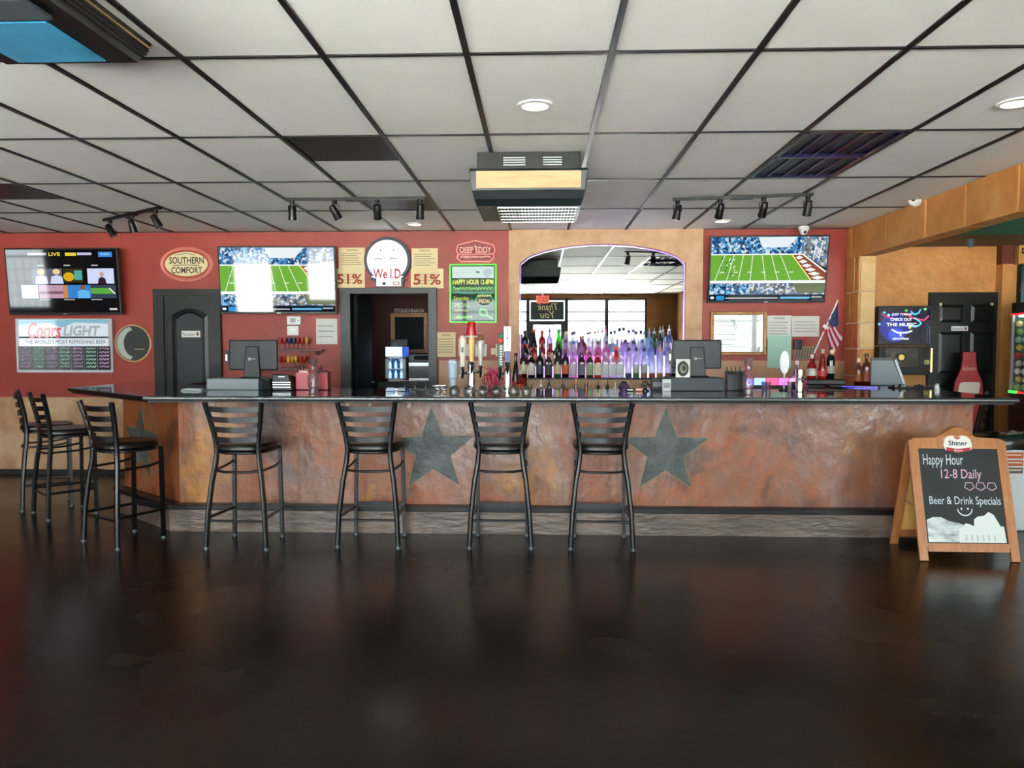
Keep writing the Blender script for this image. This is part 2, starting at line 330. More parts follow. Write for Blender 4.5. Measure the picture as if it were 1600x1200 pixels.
px0 = AY(1564, 500, 8.68).x; px1 = AY(1581, 500, 8.68).x
S('trim_side_room_post', M['orange'], (px0, px1, 8.68, YO, 0, 2.34))

S('trim_recess_dark', C('#6b2f18', .6), (px0, px1+.02, 8.70, YO, 2.34, 2.55))  # added dark piece, its colour stands in for the shaded recess over the post
# storefront behind the camera
fr = M['frame']
SEG = [(-13.2, -11.8), (-6.6, -5.5), (-4.8, -3.3), (-3.3, -1.8), (-1.8, -.28), (-.28, .64), (.64, 1.6), (1.6, 2.55), (3.5, 5.1), (5.1, 6.8)]  # last two are unseen windows, added to brighten the side room
DOORS = (-6.6, -.28); SILL = .75
wf = []; x = XL-.15
for a_, b_ in SEG:
    if a_ > x: wf.append((x, a_, YF-.15, YF, 0, 2.56))
    if a_ not in DOORS: wf.append((a_, b_, YF-.15, YF, 0, SILL))
    x = b_
S('wall_front', M['brown'], (XL-.15, XRR, YF-.15, YF, 2.56, CEIL+.1), (6.8, XRR, YF-.15, YF, 0, 2.56), *wf)
for k, (a, b) in enumerate(SEG):
    door = a in DOORS; z0 = 0 if door else SILL
    nm = 'door_%d' % (4+DOORS.index(a)) if door else 'window_%d' % (k+1)
    ro = struct(link(nm, None)); f = MB(); yb, yf = YF-.1, YF-.03
    f.box(a, a+.045, yb, yf, z0, 2.56); f.box(b-.045, b, yb, yf, z0, 2.56); f.box(a, b, yb, yf, 2.51, 2.56); f.box(a, b, yb, yf, z0, z0+.05)
    if door: f.box(a, b, yb, yf, 1.93, 2.02); f.box(a+.04, a+.13, yb, yf, 0, 1.95); f.box(b-.13, b-.04, yb, yf, 0, 1.95)
    else: f.box(a, b, yb, yf, 2.22, 2.25); f.box(a, b, yb, yf, 2.0, 2.03)
    f.build('window_frame', fr, ro, False)
    B(a+.04, b-.04, YF-.07, YF-.064, z0+.04, 2.53, 'pane', pane_mat('storefront_glass'), ro)
    if not door:
        gr = MB(); n = 7
        for q in range(1, n): gr.box(a+(b-a)*q/n-.004, a+(b-a)*q/n+.004, YF-.09, YF-.08, z0, 2.0)
        for z in (1.7, 1.4, 1.1, .8): gr.box(a, b, YF-.09, YF-.08, z-.004, z+.004)
        gr.build('window_grille', M['black'], ro, False)
    ld = bpy.data.lights.new('window_portal', 'AREA'); ld.shape = 'RECTANGLE'; ld.size = b-a; ld.size_y = 2.55-z0; ld.energy = 1
    lo = bpy.data.objects.new('window_portal', ld); COL.objects.link(lo); lo.location = ((a+b)/2, YF-.16, (2.55+z0)/2); lo.rotation_euler = (R(90), 0, 0)
    lo.rotation_euler = Euler((R(-90), 0, R(180))); lo.rotation_euler = Vector((0, 1, 0)).to_track_quat('-Z', 'Y').to_euler(); ld.cycles.is_portal = True
struct(B(-14, 14, -26, YF-.16, -.12, -.02, 'floor_pavement', C('#c9c6be', .8)))
s = thing('door_sign', 'dark sign with cream script above the entrance door', 'sign', (.18, YF-.0, 2.26), math.pi)
B(-.40, .40, -.03, 0, -.22, .22, 'panel', C('#23282a'), s); a = Art((0, 0, 100, 100), -.4, .4, -.22, .22, -.031)
a.text('Thank', 20, 10, 80, 48, C('#d9d2a8'), shear=.3); a.text('You', 30, 52, 72, 90, C('#d9d2a8'), shear=.3); a.build('lettering', s)
s = thing('exit_sign', 'small red exit sign hung from ceiling near entrance', 'sign', (.07, YF+.35, 2.52), math.pi)
B(-.15, .15, -.02, .02, -.10, .08, 'panel', E('#ff7a66', .9), s); B(-.02, .02, -.01, .01, .08, .137, 'hanger', M['white'], s)
a = Art((0, 0, 100, 100), -.15, .15, -.1, .08, -.021); a.text('EXIT', 12, 18, 88, 82, E('#c01510', .6)); a.build('lettering', s)

# ------------------------------------------------------------------ doors and doorway
def door_arch():
    l, r = AY(243, 500, YW).x, AY(347, 500, YW).x; t = AY(295, 452, YW).z; o = struct(link('door_1', None)); o.location = ((l+r)/2, YW, 0); h = (r-l)/2
    MB().box(-h, -h+.11, -.05, 0, 0, t).box(h-.07, h, -.05, 0, 0, t).box(-h+.11, h-.07, -.05, 0, t-.07, t).build('door_frame', fr, o, False)
    B(-h+.09, h-.06, -.02, 0, 0, t-.06, 'door_leaf', fr, o)
    x0, x1 = -h+.19, h-.15
    def arch(i, top): n = 10; return [(x0+i, .25+i), (x1-i, .25+i)]+[(x1-i-(x1-x0-2*i)*k/n, top-.07+.07*math.sin(math.pi*k/n)) for k in range(n+1)]
    out = arch(0, t-.21); inn = arch(.035, t-.245); n = len(out)
    MB().add([(x, -.02, z) for x, z in out]+[(x, -.032, z) for x, z in inn]+[(x, -.02, z) for x, z in arch(.05, t-.26)], [(i, (i+1) % n, n+(i+1) % n, n+i) for i in range(n)]+[(n+i, n+(i+1) % n, 2*n+(i+1) % n, 2*n+i) for i in range(n)]).build('moulding', fr, o, False)
    MB().prism(arch(.06, t-.27), 'y', -.026, -.015).build('door_panel', M['dgrey'], o, False)
    s, a = wall_panel('door_plate', 'small white plate with black lettering on the arched black door', 'sign', 284, 517, 313, 527, .006, M['white'], Y=YW-.026)
    a.text('Personnel', 286, 519.5, 304, 525, C('#222222')); a.ell(309, 522, 1.8, 3, C('#7a2020'), 2); a.build('lettering', s)
door_arch()
o = struct(link('door_2', None)); l, r, t = AY(533, 500, YW).x, AY(683, 500, YW).x, AY(608, 450, YW).z
MB().box(l, dl+.05, YW-.04, YW+.13, 0, t).box(dr-.05, r, YW-.04, YW+.13, 0, t).box(dl+.05, dr-.05, YW-.04, YW+.13, dt-.02, t).build('door_frame', fr, o, False)
MB().box(dl+.05, dl+.09, YW+.13, YW+.85, .01, dt-.03).build('door_leaf', M['blackm'], o, False)
MB().tube([(dl+.10, YW+.75, 1.0), (dl+.14, YW+.75, 1.0), (dl+.14, YW+.68, 1.0)], .01).build('door_handle', M['chrome'], o)
# six panel door in side room
o = struct(link('door_3', None)); l, r, t = AY(1449, 500, YO).x, AY(1563, 500, YO).x, AY(1505, 457, YO).z; o.location = (l, YO, 0); wd = r-l
MB().box(0, .06, -.05, 0, 0, t).box(wd-.07, wd, -.05, 0, 0, t).box(.06, wd-.07, -.05, 0, t-.05, t).build('door_frame', fr, o, False)
B(.05, wd-.06, -.025, 0, 0, t-.04, 'door_leaf', fr, o)
for x0, x1 in ((.12, .38), (.47, .72)):
    for z0, z1 in ((t-.34, t-.14), (t-.92, t-.45), (.2, t-1.05)):
        MB().hexa([(x0, -.025, z0), (x1, -.025, z0), (x1, -.025, z1), (x0, -.025, z1)], [(x0+.03, -.04, z0+.03), (x1-.03, -.04, z0+.03), (x1-.03, -.04, z1-.03), (x0+.03, -.04, z1-.03)]).build('door_panel', fr, o, False)
for x in (.11, .68): B(x, x+.025, -.045, -.025, t-.15, t-.12, 'door_clip', C('#d8cf9c'), o)
s, a = wall_panel('door_plate', 'small white plate with black lettering on the six panel door', 'sign', 1486, 509.5, 1512, 517, .006, M['white'], Y=YO-.041)
a.text('Personnel', 1488, 511.5, 1504, 515.5, C('#222222')); a.ell(1508, 513.5, 1.6, 2.2, C('#7a2020'), 2); a.build('lettering', s)

# ------------------------------------------------------------------ bar
BT = 1.07; BF = 5.74                                   # bar top height, front face
bxl = -2.80; bxr = 3.235; wx, wy = -3.62, 6.42          # left front corner, right end, back end of the angled wing
bar = thing('bar_counter', 'long copper stained bar with painted grey stars and angled left end', 'bar counter', (0, BF, 0))
def L2(p): return (p[0], p[1]-BF)
sideL = thing('bar_return', 'copper stained bar return running back from the angled left end', 'bar counter', (0, BF, 0))
sideR = thing('bar_return', 'copper stained bar return running back at the right end', 'bar counter', (0, BF, 0))
MB().prism([L2(p) for p in ((bxl, BF), (bxr, BF), (bxr, BF+.1), (bxl+.05, BF+.1))], 'z', .18, BT-.045).build('front_panel', M['barfront'], bar, False)
MB().prism([L2(p) for p in ((bxl, BF), (bxl+.05, BF+.1), (wx+.08, wy+.06), (wx, wy))], 'z', .18, BT-.045).build('wing_panel', M['barfront'], bar, False)
MB().prism([L2(p) for p in ((wx, wy+.07), (wx+.1, wy+.07), (wx+.1, 7.35), (wx, 7.35))], 'z', .0, BT-.045).build('side_panel', M['barfront'], sideL, False)
MB().prism([L2(p) for p in ((bxr-.1, BF+.52), (bxr, BF+.52), (bxr, 7.5), (bxr-.1, 7.5))], 'z', 0, BT-.045).build('side_panel', M['barfront'], sideR, False)
PF = 5.665; dx = -.08
MB().prism([L2(p) for p in ((bxl-.05, PF), (bxr, PF), (bxr, BF+.1), (bxl+.05, BF+.1), (wx+.08, wy+.06), (wx-.06, wy-.05))], 'z', 0, .17).build('plinth', M['plinth'], bar, False)
MB().prism([L2(p) for p in ((bxl-.06, PF-.02), (bxr, PF-.02), (bxr, BF), (bxl, BF), (wx, wy), (wx-.07, wy-.06))], 'z', .17, .21).build('foot_ledge', M['black'], bar, False, .004)
MB().prism([L2(p) for p in ((bxl, BF+.45), (bxr-.1, BF+.45), (bxr-.1, BF+.5), (bxl, BF+.5))], 'z', .0, BT-.045).build('back_panel', M['black'], bar, False)
def star_pts(r, rot, k=.42): return [(math.sin(rot+math.pi*i/5)*r*(1 if i % 2 == 0 else k), math.cos(rot+math.pi*i/5)*r*(1 if i % 2 == 0 else k)) for i in range(10)]
def add_star(origin, ax, nrm, r, rot):
    for rr, d, m, nm in ((r+.012, .002, M['stargold'], 'star_outline'), (r, .004, M['star'], 'star')):
        p3 = [Vector(origin)+Vector(ax)*x+Vector((0, 0, z)) for x, z in star_pts(rr, rot)]; n = Vector(nrm)
        par = bar if nm == 'star_outline' else last
        v = [p+n*d for p in p3]+[p-n*.001 for p in p3]
        last = MB().add([(p.x, p.y-BF, p.z) for p in v], [tuple(range(10)), tuple(range(19, 9, -1))]+[(i, 10+i, 10+(i+1) % 10, (i+1) % 10) for i in range(10)]).build(nm, m, par, False)
c = AY(676, 704, BF); add_star((c.x, BF, c.z), (1, 0, 0), (0, -1, 0), .335, -.03)
c = AY(1040, 706, BF); add_star((c.x, BF, c.z), (1, 0, 0), (0, -1, 0), .335, .0)
wd = Vector((bxl-wx, BF-wy, 0)).normalized(); wn = Vector((wd.y, -wd.x, 0)); mid = Vector((wx, wy, .62))+wd*.36
add_star(mid, wd, wn, .33, .03)
for px, py in ((543, 629), (578, 629), (622, 631), (640, 631)):
    c = AY(px, py, BF); MB().box(c.x-.012, c.x+.012, -.003, .0, c.z-.03, c.z+.03, Matrix.Translation((c.x, 0, c.z)) @ Matrix.Rotation(R(15 if px > 600 else 2), 4, 'Y') @ Matrix.Translation((-c.x, 0, -c.z))).build('tape_strip', C('#e0d2ba', .7), bar, False)
# worktop
tl = AZ(225, 619, BT); tip = AZ(108, 606, BT); tr = AZ(1540, 616, BT)
YT = tl.y
tp = [(tl.x, YT), (3.27, YT), (3.27, 7.6), (2.62, 7.6), (2.62, 6.32), (-2.5, 6.32), (tip.x+.72, 6.95), (tip.x+.72, 7.5), (tip.x, 7.5), (tip.x, tip.y)]
bt = thing('bar_worktop', 'glossy black bar top running along the copper bar', 'bar top', (0, YT, BT-.045))
MB().prism([(x, y-YT) for x, y in tp], 'z', .025, .045).build('top_surface', M['top'], bt, False, .004)
def inset(p, c=(0, 6.6), k=.008): return (p[0]+(k if p[0] < 0 else -k), p[1]-YT+k)
MB().prism([(tl.x+.02, .012), (3.255, .012), (3.255, 2.0), (2.64, 2.0), (2.64, .78), (-2.5, .78), (tip.x+.70, 1.4), (tip.x+.7, 1.95), (tip.x+.012, 1.95), (tip.x+.012, tip.y-YT+.012)], 'z', 0, .025).build('top_substrate', M['black'], bt, False)
MB().tube([(tl.x, .0, .03), (3.27, .0, .03)], .017, 10).build('edge_rail', M['edge'], bt)  # light rail colour carries the highlight along the bar edge
MB().tube([(tl.x, .0, .03), (tip.x, tip.y-YT, .03)], .013, 10).build('edge_rail', M['black'], bt)

# ------------------------------------------------------------------ bar stools
GS = 'ladder back bar stools'
def make_stool():
    o = thing('bar_stool', 'x', 'bar stool', group=GS); st = M['steel']
    for s in (-1, 1):
        pts = [(s*.218, -.205, 0), (s*.205, -.195, .25), (s*.182, -.175, .47), (s*.160, -.158, .60), (s*.150, -.155, .70), (s*.163, -.166, .81), (s*.185, -.19, .93), (s*.205, -.215, 1.035)]
        bp_ = MB().tube(pts, .0185, 8).build('back_post', st, o)
        fl_ = MB().tube([(s*.185, .165, .0), (s*.175, .165, .69)], .018, 4, up=(0, 1, 0)).build('front_leg', st, o)
        MB().tube([(s*.185, .165, .22), (s*.208, -.19, .22)], .011, 8).build('stretcher', st, o)
        MB().tube([(s*.179, .17, .575), (s*.185, .05, .555), (s*.172, -.15, .55)], .009, 8).build('side_rail', st, o)
        MB().lathe([(.02, 0), (.02, .012), (.017, .02)], 10, (s*.218, -.205, 0)).build('foot_cap', M['grey'], bp_)
        MB().lathe([(.019, 0), (.019, .012), (.016, .02)], 10, (s*.185, .165, 0)).build('foot_cap', M['grey'], fl_)
    for z in (.775, .847, .919, .991):
        wz = .150+(z-.70)*.155; yz = -.155-(z-.70)*.165; n = 10; b = MB(); vs = []
        for i in range(n+1):
            t = -1+2*i/n; x = t*(wz-.004); dy = -.035*(1-t*t); dz = -.006*(1-t*t)
            for yy in (-.006, .006):
                for zz in (-.019, .019): vs.append((x, yz+dy+yy, z+dz+zz))
        fs = [(0, 1, 3, 2), tuple(4*n+k for k in (0, 2, 3, 1))]
        for i in range(n):
            for a, c in ((0, 1), (1, 3), (3, 2), (2, 0)): fs.append((4*i+a, 4*i+c, 4*i+4+c, 4*i+4+a))
        b.add(vs, fs).build('slat', st, o)
    prof = [(-.165, -.185), (.165, -.185)]
    n = 24; out = []
    for i in range(n):
        t = 2*math.pi*i/n; cx, sn = math.cos(t), math.sin(t); k = (abs(cx)**3.2+abs(sn)**3.2)**(-1/3.2); x, y = cx*k, sn*k; out.append((x*(.20+.02*y), y*.205+.0))
    b = MB(); lv = [(.93, .690), (1.0, .70), (1.0, .722), (.95, .738), (.75, .742), (.35, .736)]
    vs = [(x*q, y*q, z) for q, z in lv for x, y in out]; fs = [tuple(range(n-1, -1, -1)), tuple(range(5*n, 6*n))]+[(j*n+i, j*n+(i+1) % n, (j+1)*n+(i+1) % n, (j+1)*n+i) for j in range(5) for i in range(n)]
    b.add(vs, fs).build('seat', M['seat'], o)
    MB().tube([(x*.86, y*.86, .678) for x, y in out], .012, 8, closed=True).build('seat_ring', st, o)
    MB().tube([(-.172, -.15, .55), (-.09, -.185, .545), (0, -.195, .545), (.09, -.185, .545), (.172, -.15, .55)], .009, 8).build('back_rail', st, o)
    B(-.185, .185, .160, .172, .215, .255, 'footrest', st, o)
    MB().tube([(-.208, -.195, .20), (.208, -.195, .20)], .009, 8).build('stretcher', st, o)
    return o
stool = make_stool()
def at_floor(px, py): v = AZ(px, py, 0); return v.x, v.y
spots = []
for (pl, pr, py), lab in zip(((325, 418, 859), (530, 622, 857), (736, 826, 858), (898, 985, 860)),
    ('at bar front, leftmost of the four facing it', 'at bar front, just left of the middle star', 'at bar front, just right of the middle star', 'at bar front, beside the right star')):
    x, y = at_floor((pl+pr)/2, py); spots.append((x, y+.205, random.uniform(-2, 2), lab))
spots[0] = (*spots[0][:2], -3, spots[0][3])
for px, py, rz, lab in ((157, 853, -30, 'by the angled bar end, nearest of the left three'), (64, 808, -42, 'left of the bar, middle of the left three'), (35, 793, -55, 'left of the bar, farthest and leftmost of all')):
    x, y = at_floor(px, py); d = Vector((0, .205)); d.rotate(Matrix.Rotation(R(rz), 2)); spots.append((x+d.x, y+d.y, rz, lab))
spots.append((3.52, 6.50, 58, 'behind the right bar end, beside the sandwich board'))
for i, (x, y, rz, lab) in enumerate(spots):
    s_ = stool if i == 0 else copy_tree(stool)
    s_.location = (x, y, 0); s_.rotation_euler = (0, 0, R(rz)); s_['label'] = 'black metal ladder-back stool '+lab; s_['category'] = 'bar stool'; s_['group'] = GS

# ------------------------------------------------------------------ televisions
def tv(l, t, r, b, tilt, yaw, label, art, Y=7.98):
    c = AY((l+r)/2, (t+b)/2, Y); hw = (AY(r, (t+b)/2, Y).x-AY(l, (t+b)/2, Y).x)/2; hh = hw*.575
    o = thing('television', label, 'television', c, yaw, 'wall televisions', tilt)
    B(-hw, hw, 0, .045, -hh, hh, 'housing', M['black'], o, .004)
    MB().box(-hw*.3, hw*.3, .045, .06, -hh*.5, hh*.5).box(-.1, .1, .06, .165-tilt*.1, -.1, .1).build('wall_bracket', M['blackm'], o, False)
    e = .016; a = Art((0, 0, 100, 100), -hw+e, hw-e, -hh+e+.008, hh-e, -.0012); art(a); a.build('screen', o)
    B(-.02, .02, -.002, 0, -hh+.006, -hh+.014, 'badge', M['silver'], o)
    return o
CRB = crowd('screen_crowd_blue', ['#1d3a66', '#2f77b5', '#8fc3e6', '#d8e6ee', '#26476f', '#4a8fc0'], 45, .8)
CRG = crowd('screen_crowd_grey', ['#46566a', '#7d8fa0', '#c8d0d6', '#5b7fa8', '#8a8a78', '#e6e8ea'], 45, .8)
def football(a):
    a.rect_(0, 0, 100, 100, E('#20304a', .6), 0)
    a.rect_(0, 0, 100, 27, CRB, 1); a.poly([(40, 0), (74, 0), (66, 16), (44, 16)], E('#dfe8ee', .9), 2)
    a.poly([(78, 24), (100, 50), (100, 0), (80, 0)], CRG, 2)
    a.poly([(0, 27), (70, 27), (88, 69), (0, 69)], E('#6aa63a', .95), 3)
    a.poly([(69, 27), (79, 27), (100, 56), (100, 69), (87, 69)], E('#94513c', .8), 3)
    for k in range(6):
        f = (k+.5)/6; cx = 74.5+(95-74.5)*f; cy = 29+38*f; q = 3+3.2*f; a.poly([(cx-q, cy), (cx, cy-3.2), (cx+q, cy), (cx, cy+3.2)], E('#eeeeee', .9), 4)
    a.line([(0, 27), (79, 27), (100, 55)], 1.6, E('#eef2f2', 1), 4); a.rect_(0, 68, 100, 72, E('#eef2f2', 1), 4)
    a.line([(69.5, 27), (87.5, 68)], 1, E('#ffe98a', 1), 4)
    for k in range(7): a.line([(12+8*k, 28), (4+10.3*k, 68)] if k < 4 else [(12+8*k, 28), (5+10.8*k, 68)], .7, E('#dcebd0', .9), 4)
    for k in range(6): a.rect_(8+12*k, 54, 12+12*k, 55.5, E('#dcebd0', .9), 4)
    rnd = random.Random(3)
    for k in range(22):
        x, y = 4+rnd.random()*18, 31+rnd.random()*28; a.rect_(x, y, x+.8, y+2.2, E(rnd.choice(['#ffffff', '#1b2a5a']), .9), 5)
    a.rect_(0, 72, 100, 90, CRG, 4); a.poly([(0, 74), (38, 74), (32, 90), (0, 90)], CRB, 5); a.poly([(72, 72), (100, 72), (100, 88), (76, 88)], E('#75805c', .7), 5)
    a.rect_(0, 92, 100, 99, E('#0c1018', .4), 5); a.rect_(6, 92, 13, 99, E('#2a8fd0', .9), 6); a.rect_(1, 93.5, 4, 97, E('#ffffff', .9), 6); a.rect_(14, 95, 60, 96.5, E('#d8dde2', .9), 6); a.rect_(62, 94, 88, 97, E('#5fb6e0', .9), 6); a.rect_(89, 93.5, 98, 95, E('#c8d8e2', .9), 6)
    a.line([(88, 36), (90, 8)], .7, E('#e8f0f0', 1), 6); a.line([(93, 38), (95, 8)], .7, E('#e8f0f0', 1), 6); a.line([(89, 26), (94, 27)], .8, E('#e8f0f0', 1), 6)
def guide(a):
    a.rect_(0, 0, 100, 100, E('#15181c', .35), 0)
    a.rect_(20, 5, 37, 9, E('#c9c6e0', .8), 1); a.text('LIVE', 39, 4.5, 49.5, 10, E('#e8d23a', .9), 1, bold=.02); a.rect_(54, 5, 64, 10, E('#e0c83a', .9), 1); a.rect_(65, 5, 78, 9, E('#c9c6e0', .8), 1); a.rect_(84, 4, 96.5, 12, E('#3b86d8', .9), 1); a.rect_(86, 6, 94, 9, E('#7db4ea', .9), 2)
    for x in (28, 52, 77): a.rect_(x, 24, x+6, 26, E('#c8c8c8', .6), 1)
    a.rect_(22, 30, 50, 54, E('#6b6f86', .6), 1)
    for cx in (31, 45):
        a.ell(cx, 35, 3.4, 4.5, E('#e8c890', .9), 3); a.poly([(cx-6, 54), (cx-5, 43), (cx, 40), (cx+5, 43), (cx+6, 54)], E('#c8d2ee', .9), 2)
    a.rect_(51, 30, 69, 52, E('#3f3a20', .6), 1); a.ell(56, 43, 5, 7, E('#d2a422', .9), 2); a.rect_(61, 33, 68, 48, E('#4fb0a0', .8), 2)
    a.rect_(73, 30, 97, 54, E('#c8d2f0', .9), 1); a.poly([(82, 54), (83, 46), (86, 43), (89, 46), (90, 54)], E('#3a2632', .7), 2); a.ell(86, 39, 2, 4, E('#c79a84', .9), 3)
    a.rect_(12, 56, 27, 77, E('#d8dcea', .9), 1); a.rect_(28, 56, 50, 77, E('#c09ab0', .8), 1); a.rect_(28, 66, 50, 70, E('#7d5a70', .8), 2)
    a.rect_(50, 56, 54, 77, E('#d08a48', .8), 1); a.rect_(54, 56, 75, 77, E('#3c86cc', .8), 1); a.poly([(63, 77), (63, 66), (68, 63), (74, 66), (74, 77)], E('#5fb0ea', .9), 2); a.ell(68, 60, 2.4, 4, E('#8a5a3e', .8), 3)
    a.rect_(75, 56, 98, 77, E('#405064', .6), 1); a.poly([(75, 61), (92, 61), (97, 70), (75, 70)], E('#5aa53c', .9), 2); a.line([(92, 61), (97, 70)], 1.2, E('#eeeeee', .9), 3)
    for x in (28, 50, 75): a.rect_(x, 78.5, x+10, 80, E('#b8bcc4', .7), 1)
    a.rect_(91, 93, 98, 96, E('#d8dadc', .8), 1)
tv(10, 388, 186, 492, R(4.5), R(0), 'flat television showing a programme menu, leftmost on red wall', guide)
tv(343, 386, 524, 490, R(5), R(2), 'flat television showing football beside the doorway and arched door', football)
tv(1108, 368, 1292, 474, R(10), R(-1.5), 'flat television showing football beside the mirror and stone column', football)

# ------------------------------------------------------------------ signs and papers on the back wall
o, a = wall_panel('beer_menu_board', 'white beer menu board with red script and chalked columns below television', 'menu board', 28, 498, 178, 582, .03, M['silver'], 'frame')
a.rect_(33, 500, 172, 545, E('#dfeaf2', .75), 1); a.poly([(33, 500), (172, 500), (172, 506), (120, 504), (100, 512), (80, 505), (33, 509)], E('#8fc4dc', .7), 2)
a.text('Coors', 47, 504, 99, 528, E('#d8525a', .8), 3, shear=.25, bold=.02); a.text('LIGHT', 102, 509, 160, 525, E('#aebac2', .7), 3, shear=.2, bold=.03)
a.rect_(33, 526, 172, 528.5, C('#1c2632'), 2); a.text("THE WORLD'S MOST REFRESHING BEER", 42, 531, 168, 537, C('#5a6672'), 3)
a.rect_(31, 541, 175, 578, C('#161b1c', .2), 3)
for c_ in range(7):
    x = 33+20.4*c_; a.rect_(x+19, 541, x+19.8, 578, C('#8a8f90'), 4)
    for q in range(6): a.squig(x+2, 543+5.6*q, x+17, 546+5.6*q, C('#cfa8cc' if c_ % 2 == 0 else '#a9dcc0'), 4, 7, 1.5)
a.build('menu_print', o)
o, hw, hh = wall_root('oval_sign', 'oval cream sign with pink and red rim over the arched door', 'sign', 251, 386, 334, 440)
MB().lathe([(1, 0), (1, .02), (.93, .035), (.86, .02)], 40, mtx=Matrix(((hw, 0, 0, 0), (0, 0, -1, 0), (0, hh, 0, 0), (0, 0, 0, 1)))).build('rim', C('#e8907e', .25), o)
a = Art((251, 386, 334, 440), -hw, hw, -hh, hh, -.021); a.ell(292.5, 413, 37, 22.5, C('#a8402c', .3), 1, 40); a.ell(292.5, 413, 33.5, 19, C('#dcd0a0', .5), 2, 40)
a.text('SOUTHERN', 266, 402, 320, 412.5, C('#302c22'), 3, bold=.02); a.text('COMFORT', 269, 417.5, 317, 427.5, C('#302c22'), 3, bold=.02); a.line([(272, 415), (290, 414.2), (313, 415)], 1, C('#302c22'), 3); a.line([(275, 399), (292, 396.5), (308, 399)], 1, C('#7a705a'), 3); a.build('print', o)
o, hw, hh = wall_root('round_sign', 'round dark sign with gold rim and pale crescent beside arched door', 'sign', 181, 507, 238, 566)
MB().lathe([(1, 0), (1, .025), (.95, .03), (.9, .02)], 36, mtx=Matrix(((hw, 0, 0, 0), (0, 0, -1, 0), (0, hh, 0, 0), (0, 0, 0, 1)))).build('rim', C('#c9a877', .4), o)
a = Art((181, 507, 238, 566), -hw, hw, -hh, hh, -.021); a.ell(209.5, 536.5, 26, 27, C('#2c302e', .4), 1, 36)
cr = [(209.5-25*math.sin(R(t)), 536.5-26*math.cos(R(t))) for t in range(10, 171, 10)]; cr2 = [(212-17*math.sin(R(t)), 536.5-21*math.cos(R(t))) for t in range(170, 9, -10)]
a.poly(cr+cr2, C('#b9c3bb'), 2); a.rect_(212, 545, 227, 546.5, C('#b9a888'), 2); a.build('print', o)
def notice(l, t, r, b, label, big=None, m=M['paper'], grp=None, lines=6, Y=YW, head=True, ink=M['ink'], tear=False):
    o, a = wall_panel('paper_notice', label, 'notice', l, t, r, b, .003, m, 'sheet', group=grp, Y=Y); w_ = r-l; h_ = b-t
    if head: a.text('WARNING', l+w_*.28, t+h_*.07, r-w_*.28, t+h_*.16, ink, 1)
    if big: a.text(big, l+w_*.08, t+h_*.28, r-w_*.08, b-h_*.18, M['rink'], 2, bold=.02)
    for q in range(lines): y = t+h_*(.27+.62*q/max(lines, 1)); a.rect_(l+w_*.1, y, r-w_*random.uniform(.1, .3), y+h_*.02, ink, 1)
    a.build('print', o); return o
notice(529, 387, 570, 420, 'tan warning notice left of the round lit sign, upper sheet')
notice(523, 420, 570, 449.5, 'tan notice with big red 51% left of the round lit sign', '51%', lines=4, head=False, Y=YW-.004)
notice(643, 388, 684, 421, 'tan warning notice right of the round lit sign, upper sheet')
notice(642, 420, 693, 450.5, 'tan notice with big red 51% right of the round lit sign', '51%', lines=4, head=False, Y=YW-.004)
notice(494, 498, 527, 538, 'white typed sheet pinned between thermostat and doorway', m=M['wpaper'], lines=3, head=False)
notice(681, 519, 712, 558, 'tan notice with rounded corner right of doorway above backsplash', lines=6, Y=YW-.011)
notice(1197, 493, 1237, 530, 'pale warning sheet beside the gold frame', m=M['wpaper'], lines=5)
notice(1236, 494, 1280, 526, 'wide white certificate below the right television', m=M['wpaper'], lines=4, head=False)
notice(1199, 524, 1236, 575, 'pale green sheet hanging below warning sheet', m=M['teal_paper'], lines=0, head=False, Y=YW-.012)
# round lit sign
o, hw, hh = wall_root('lit_round_sign', 'round white backlit sign with red letters over doorway', 'sign', 571, 371, 643, 450)
n = 36; px = [(607+36*math.sin(2*math.pi*i/n), 407.5-36*math.cos(2*math.pi*i/n)) for i in range(n+1)]
sil = [p for p in px if p[1] < 435]; sil = [(607+36*math.sin(R(t)), 407.5-36*math.cos(R(t))) for t in range(-140, 141, 8)]+[(636, 437), (631, 441), (631, 449), (588, 449), (588, 441), (578, 437)]
def to_local(pts, l, t, r, b, hw, hh, k=1, c=(0, 0)): return [(((x-c[0])*k+c[0]-(l+r)/2)/(r-l)*2*hw, -((y-c[1])*k+c[1]-(t+b)/2)/(b-t)*2*hh) for x, y in pts]
MB().prism(to_local(sil, 571, 371, 643, 450, hw, hh), 'y', -.07, 0).build('case', C('#1b2236', .4), o, False)
a = Art((571, 371, 643, 450), -hw, hw, -hh, hh, -.071); a.poly([((x-607)*.87+607, (y-408)*.87+408) for x, y in sil], E('#f4f8fa', 1.5), 1)
for x in (594, 617): a.line([(x-6, 407), (x, 404), (x+5, 407)], 1.4, E('#b05060', .6), 2)
a.line([(600, 400), (604, 406)], 1, C('#9fc6cc'), 2); a.line([(612, 406), (616, 400)], 1, C('#9fc6cc'), 2); a.ell(597, 392, 1.2, 1.6, C('#40606a'), 2, 8); a.ell(617, 392, 1.2, 1.6, C('#40606a'), 2, 8)
a.text('We I.D.', 585, 421, 631, 436.5, E('#c02038', .8), 3, bold=.02); a.rect_(590, 439.5, 628, 448, E('#eef2f4', 1.6), 3); a.ell(602, 444, 3, 2.4, C('#2a3040'), 4, 12); a.rect_(616, 441, 626, 446, C('#a03040'), 4); a.rect_(617.5, 442.5, 624.5, 444.5, E('#eef2f4', 1.6), 5); a.build('lit_face', o)
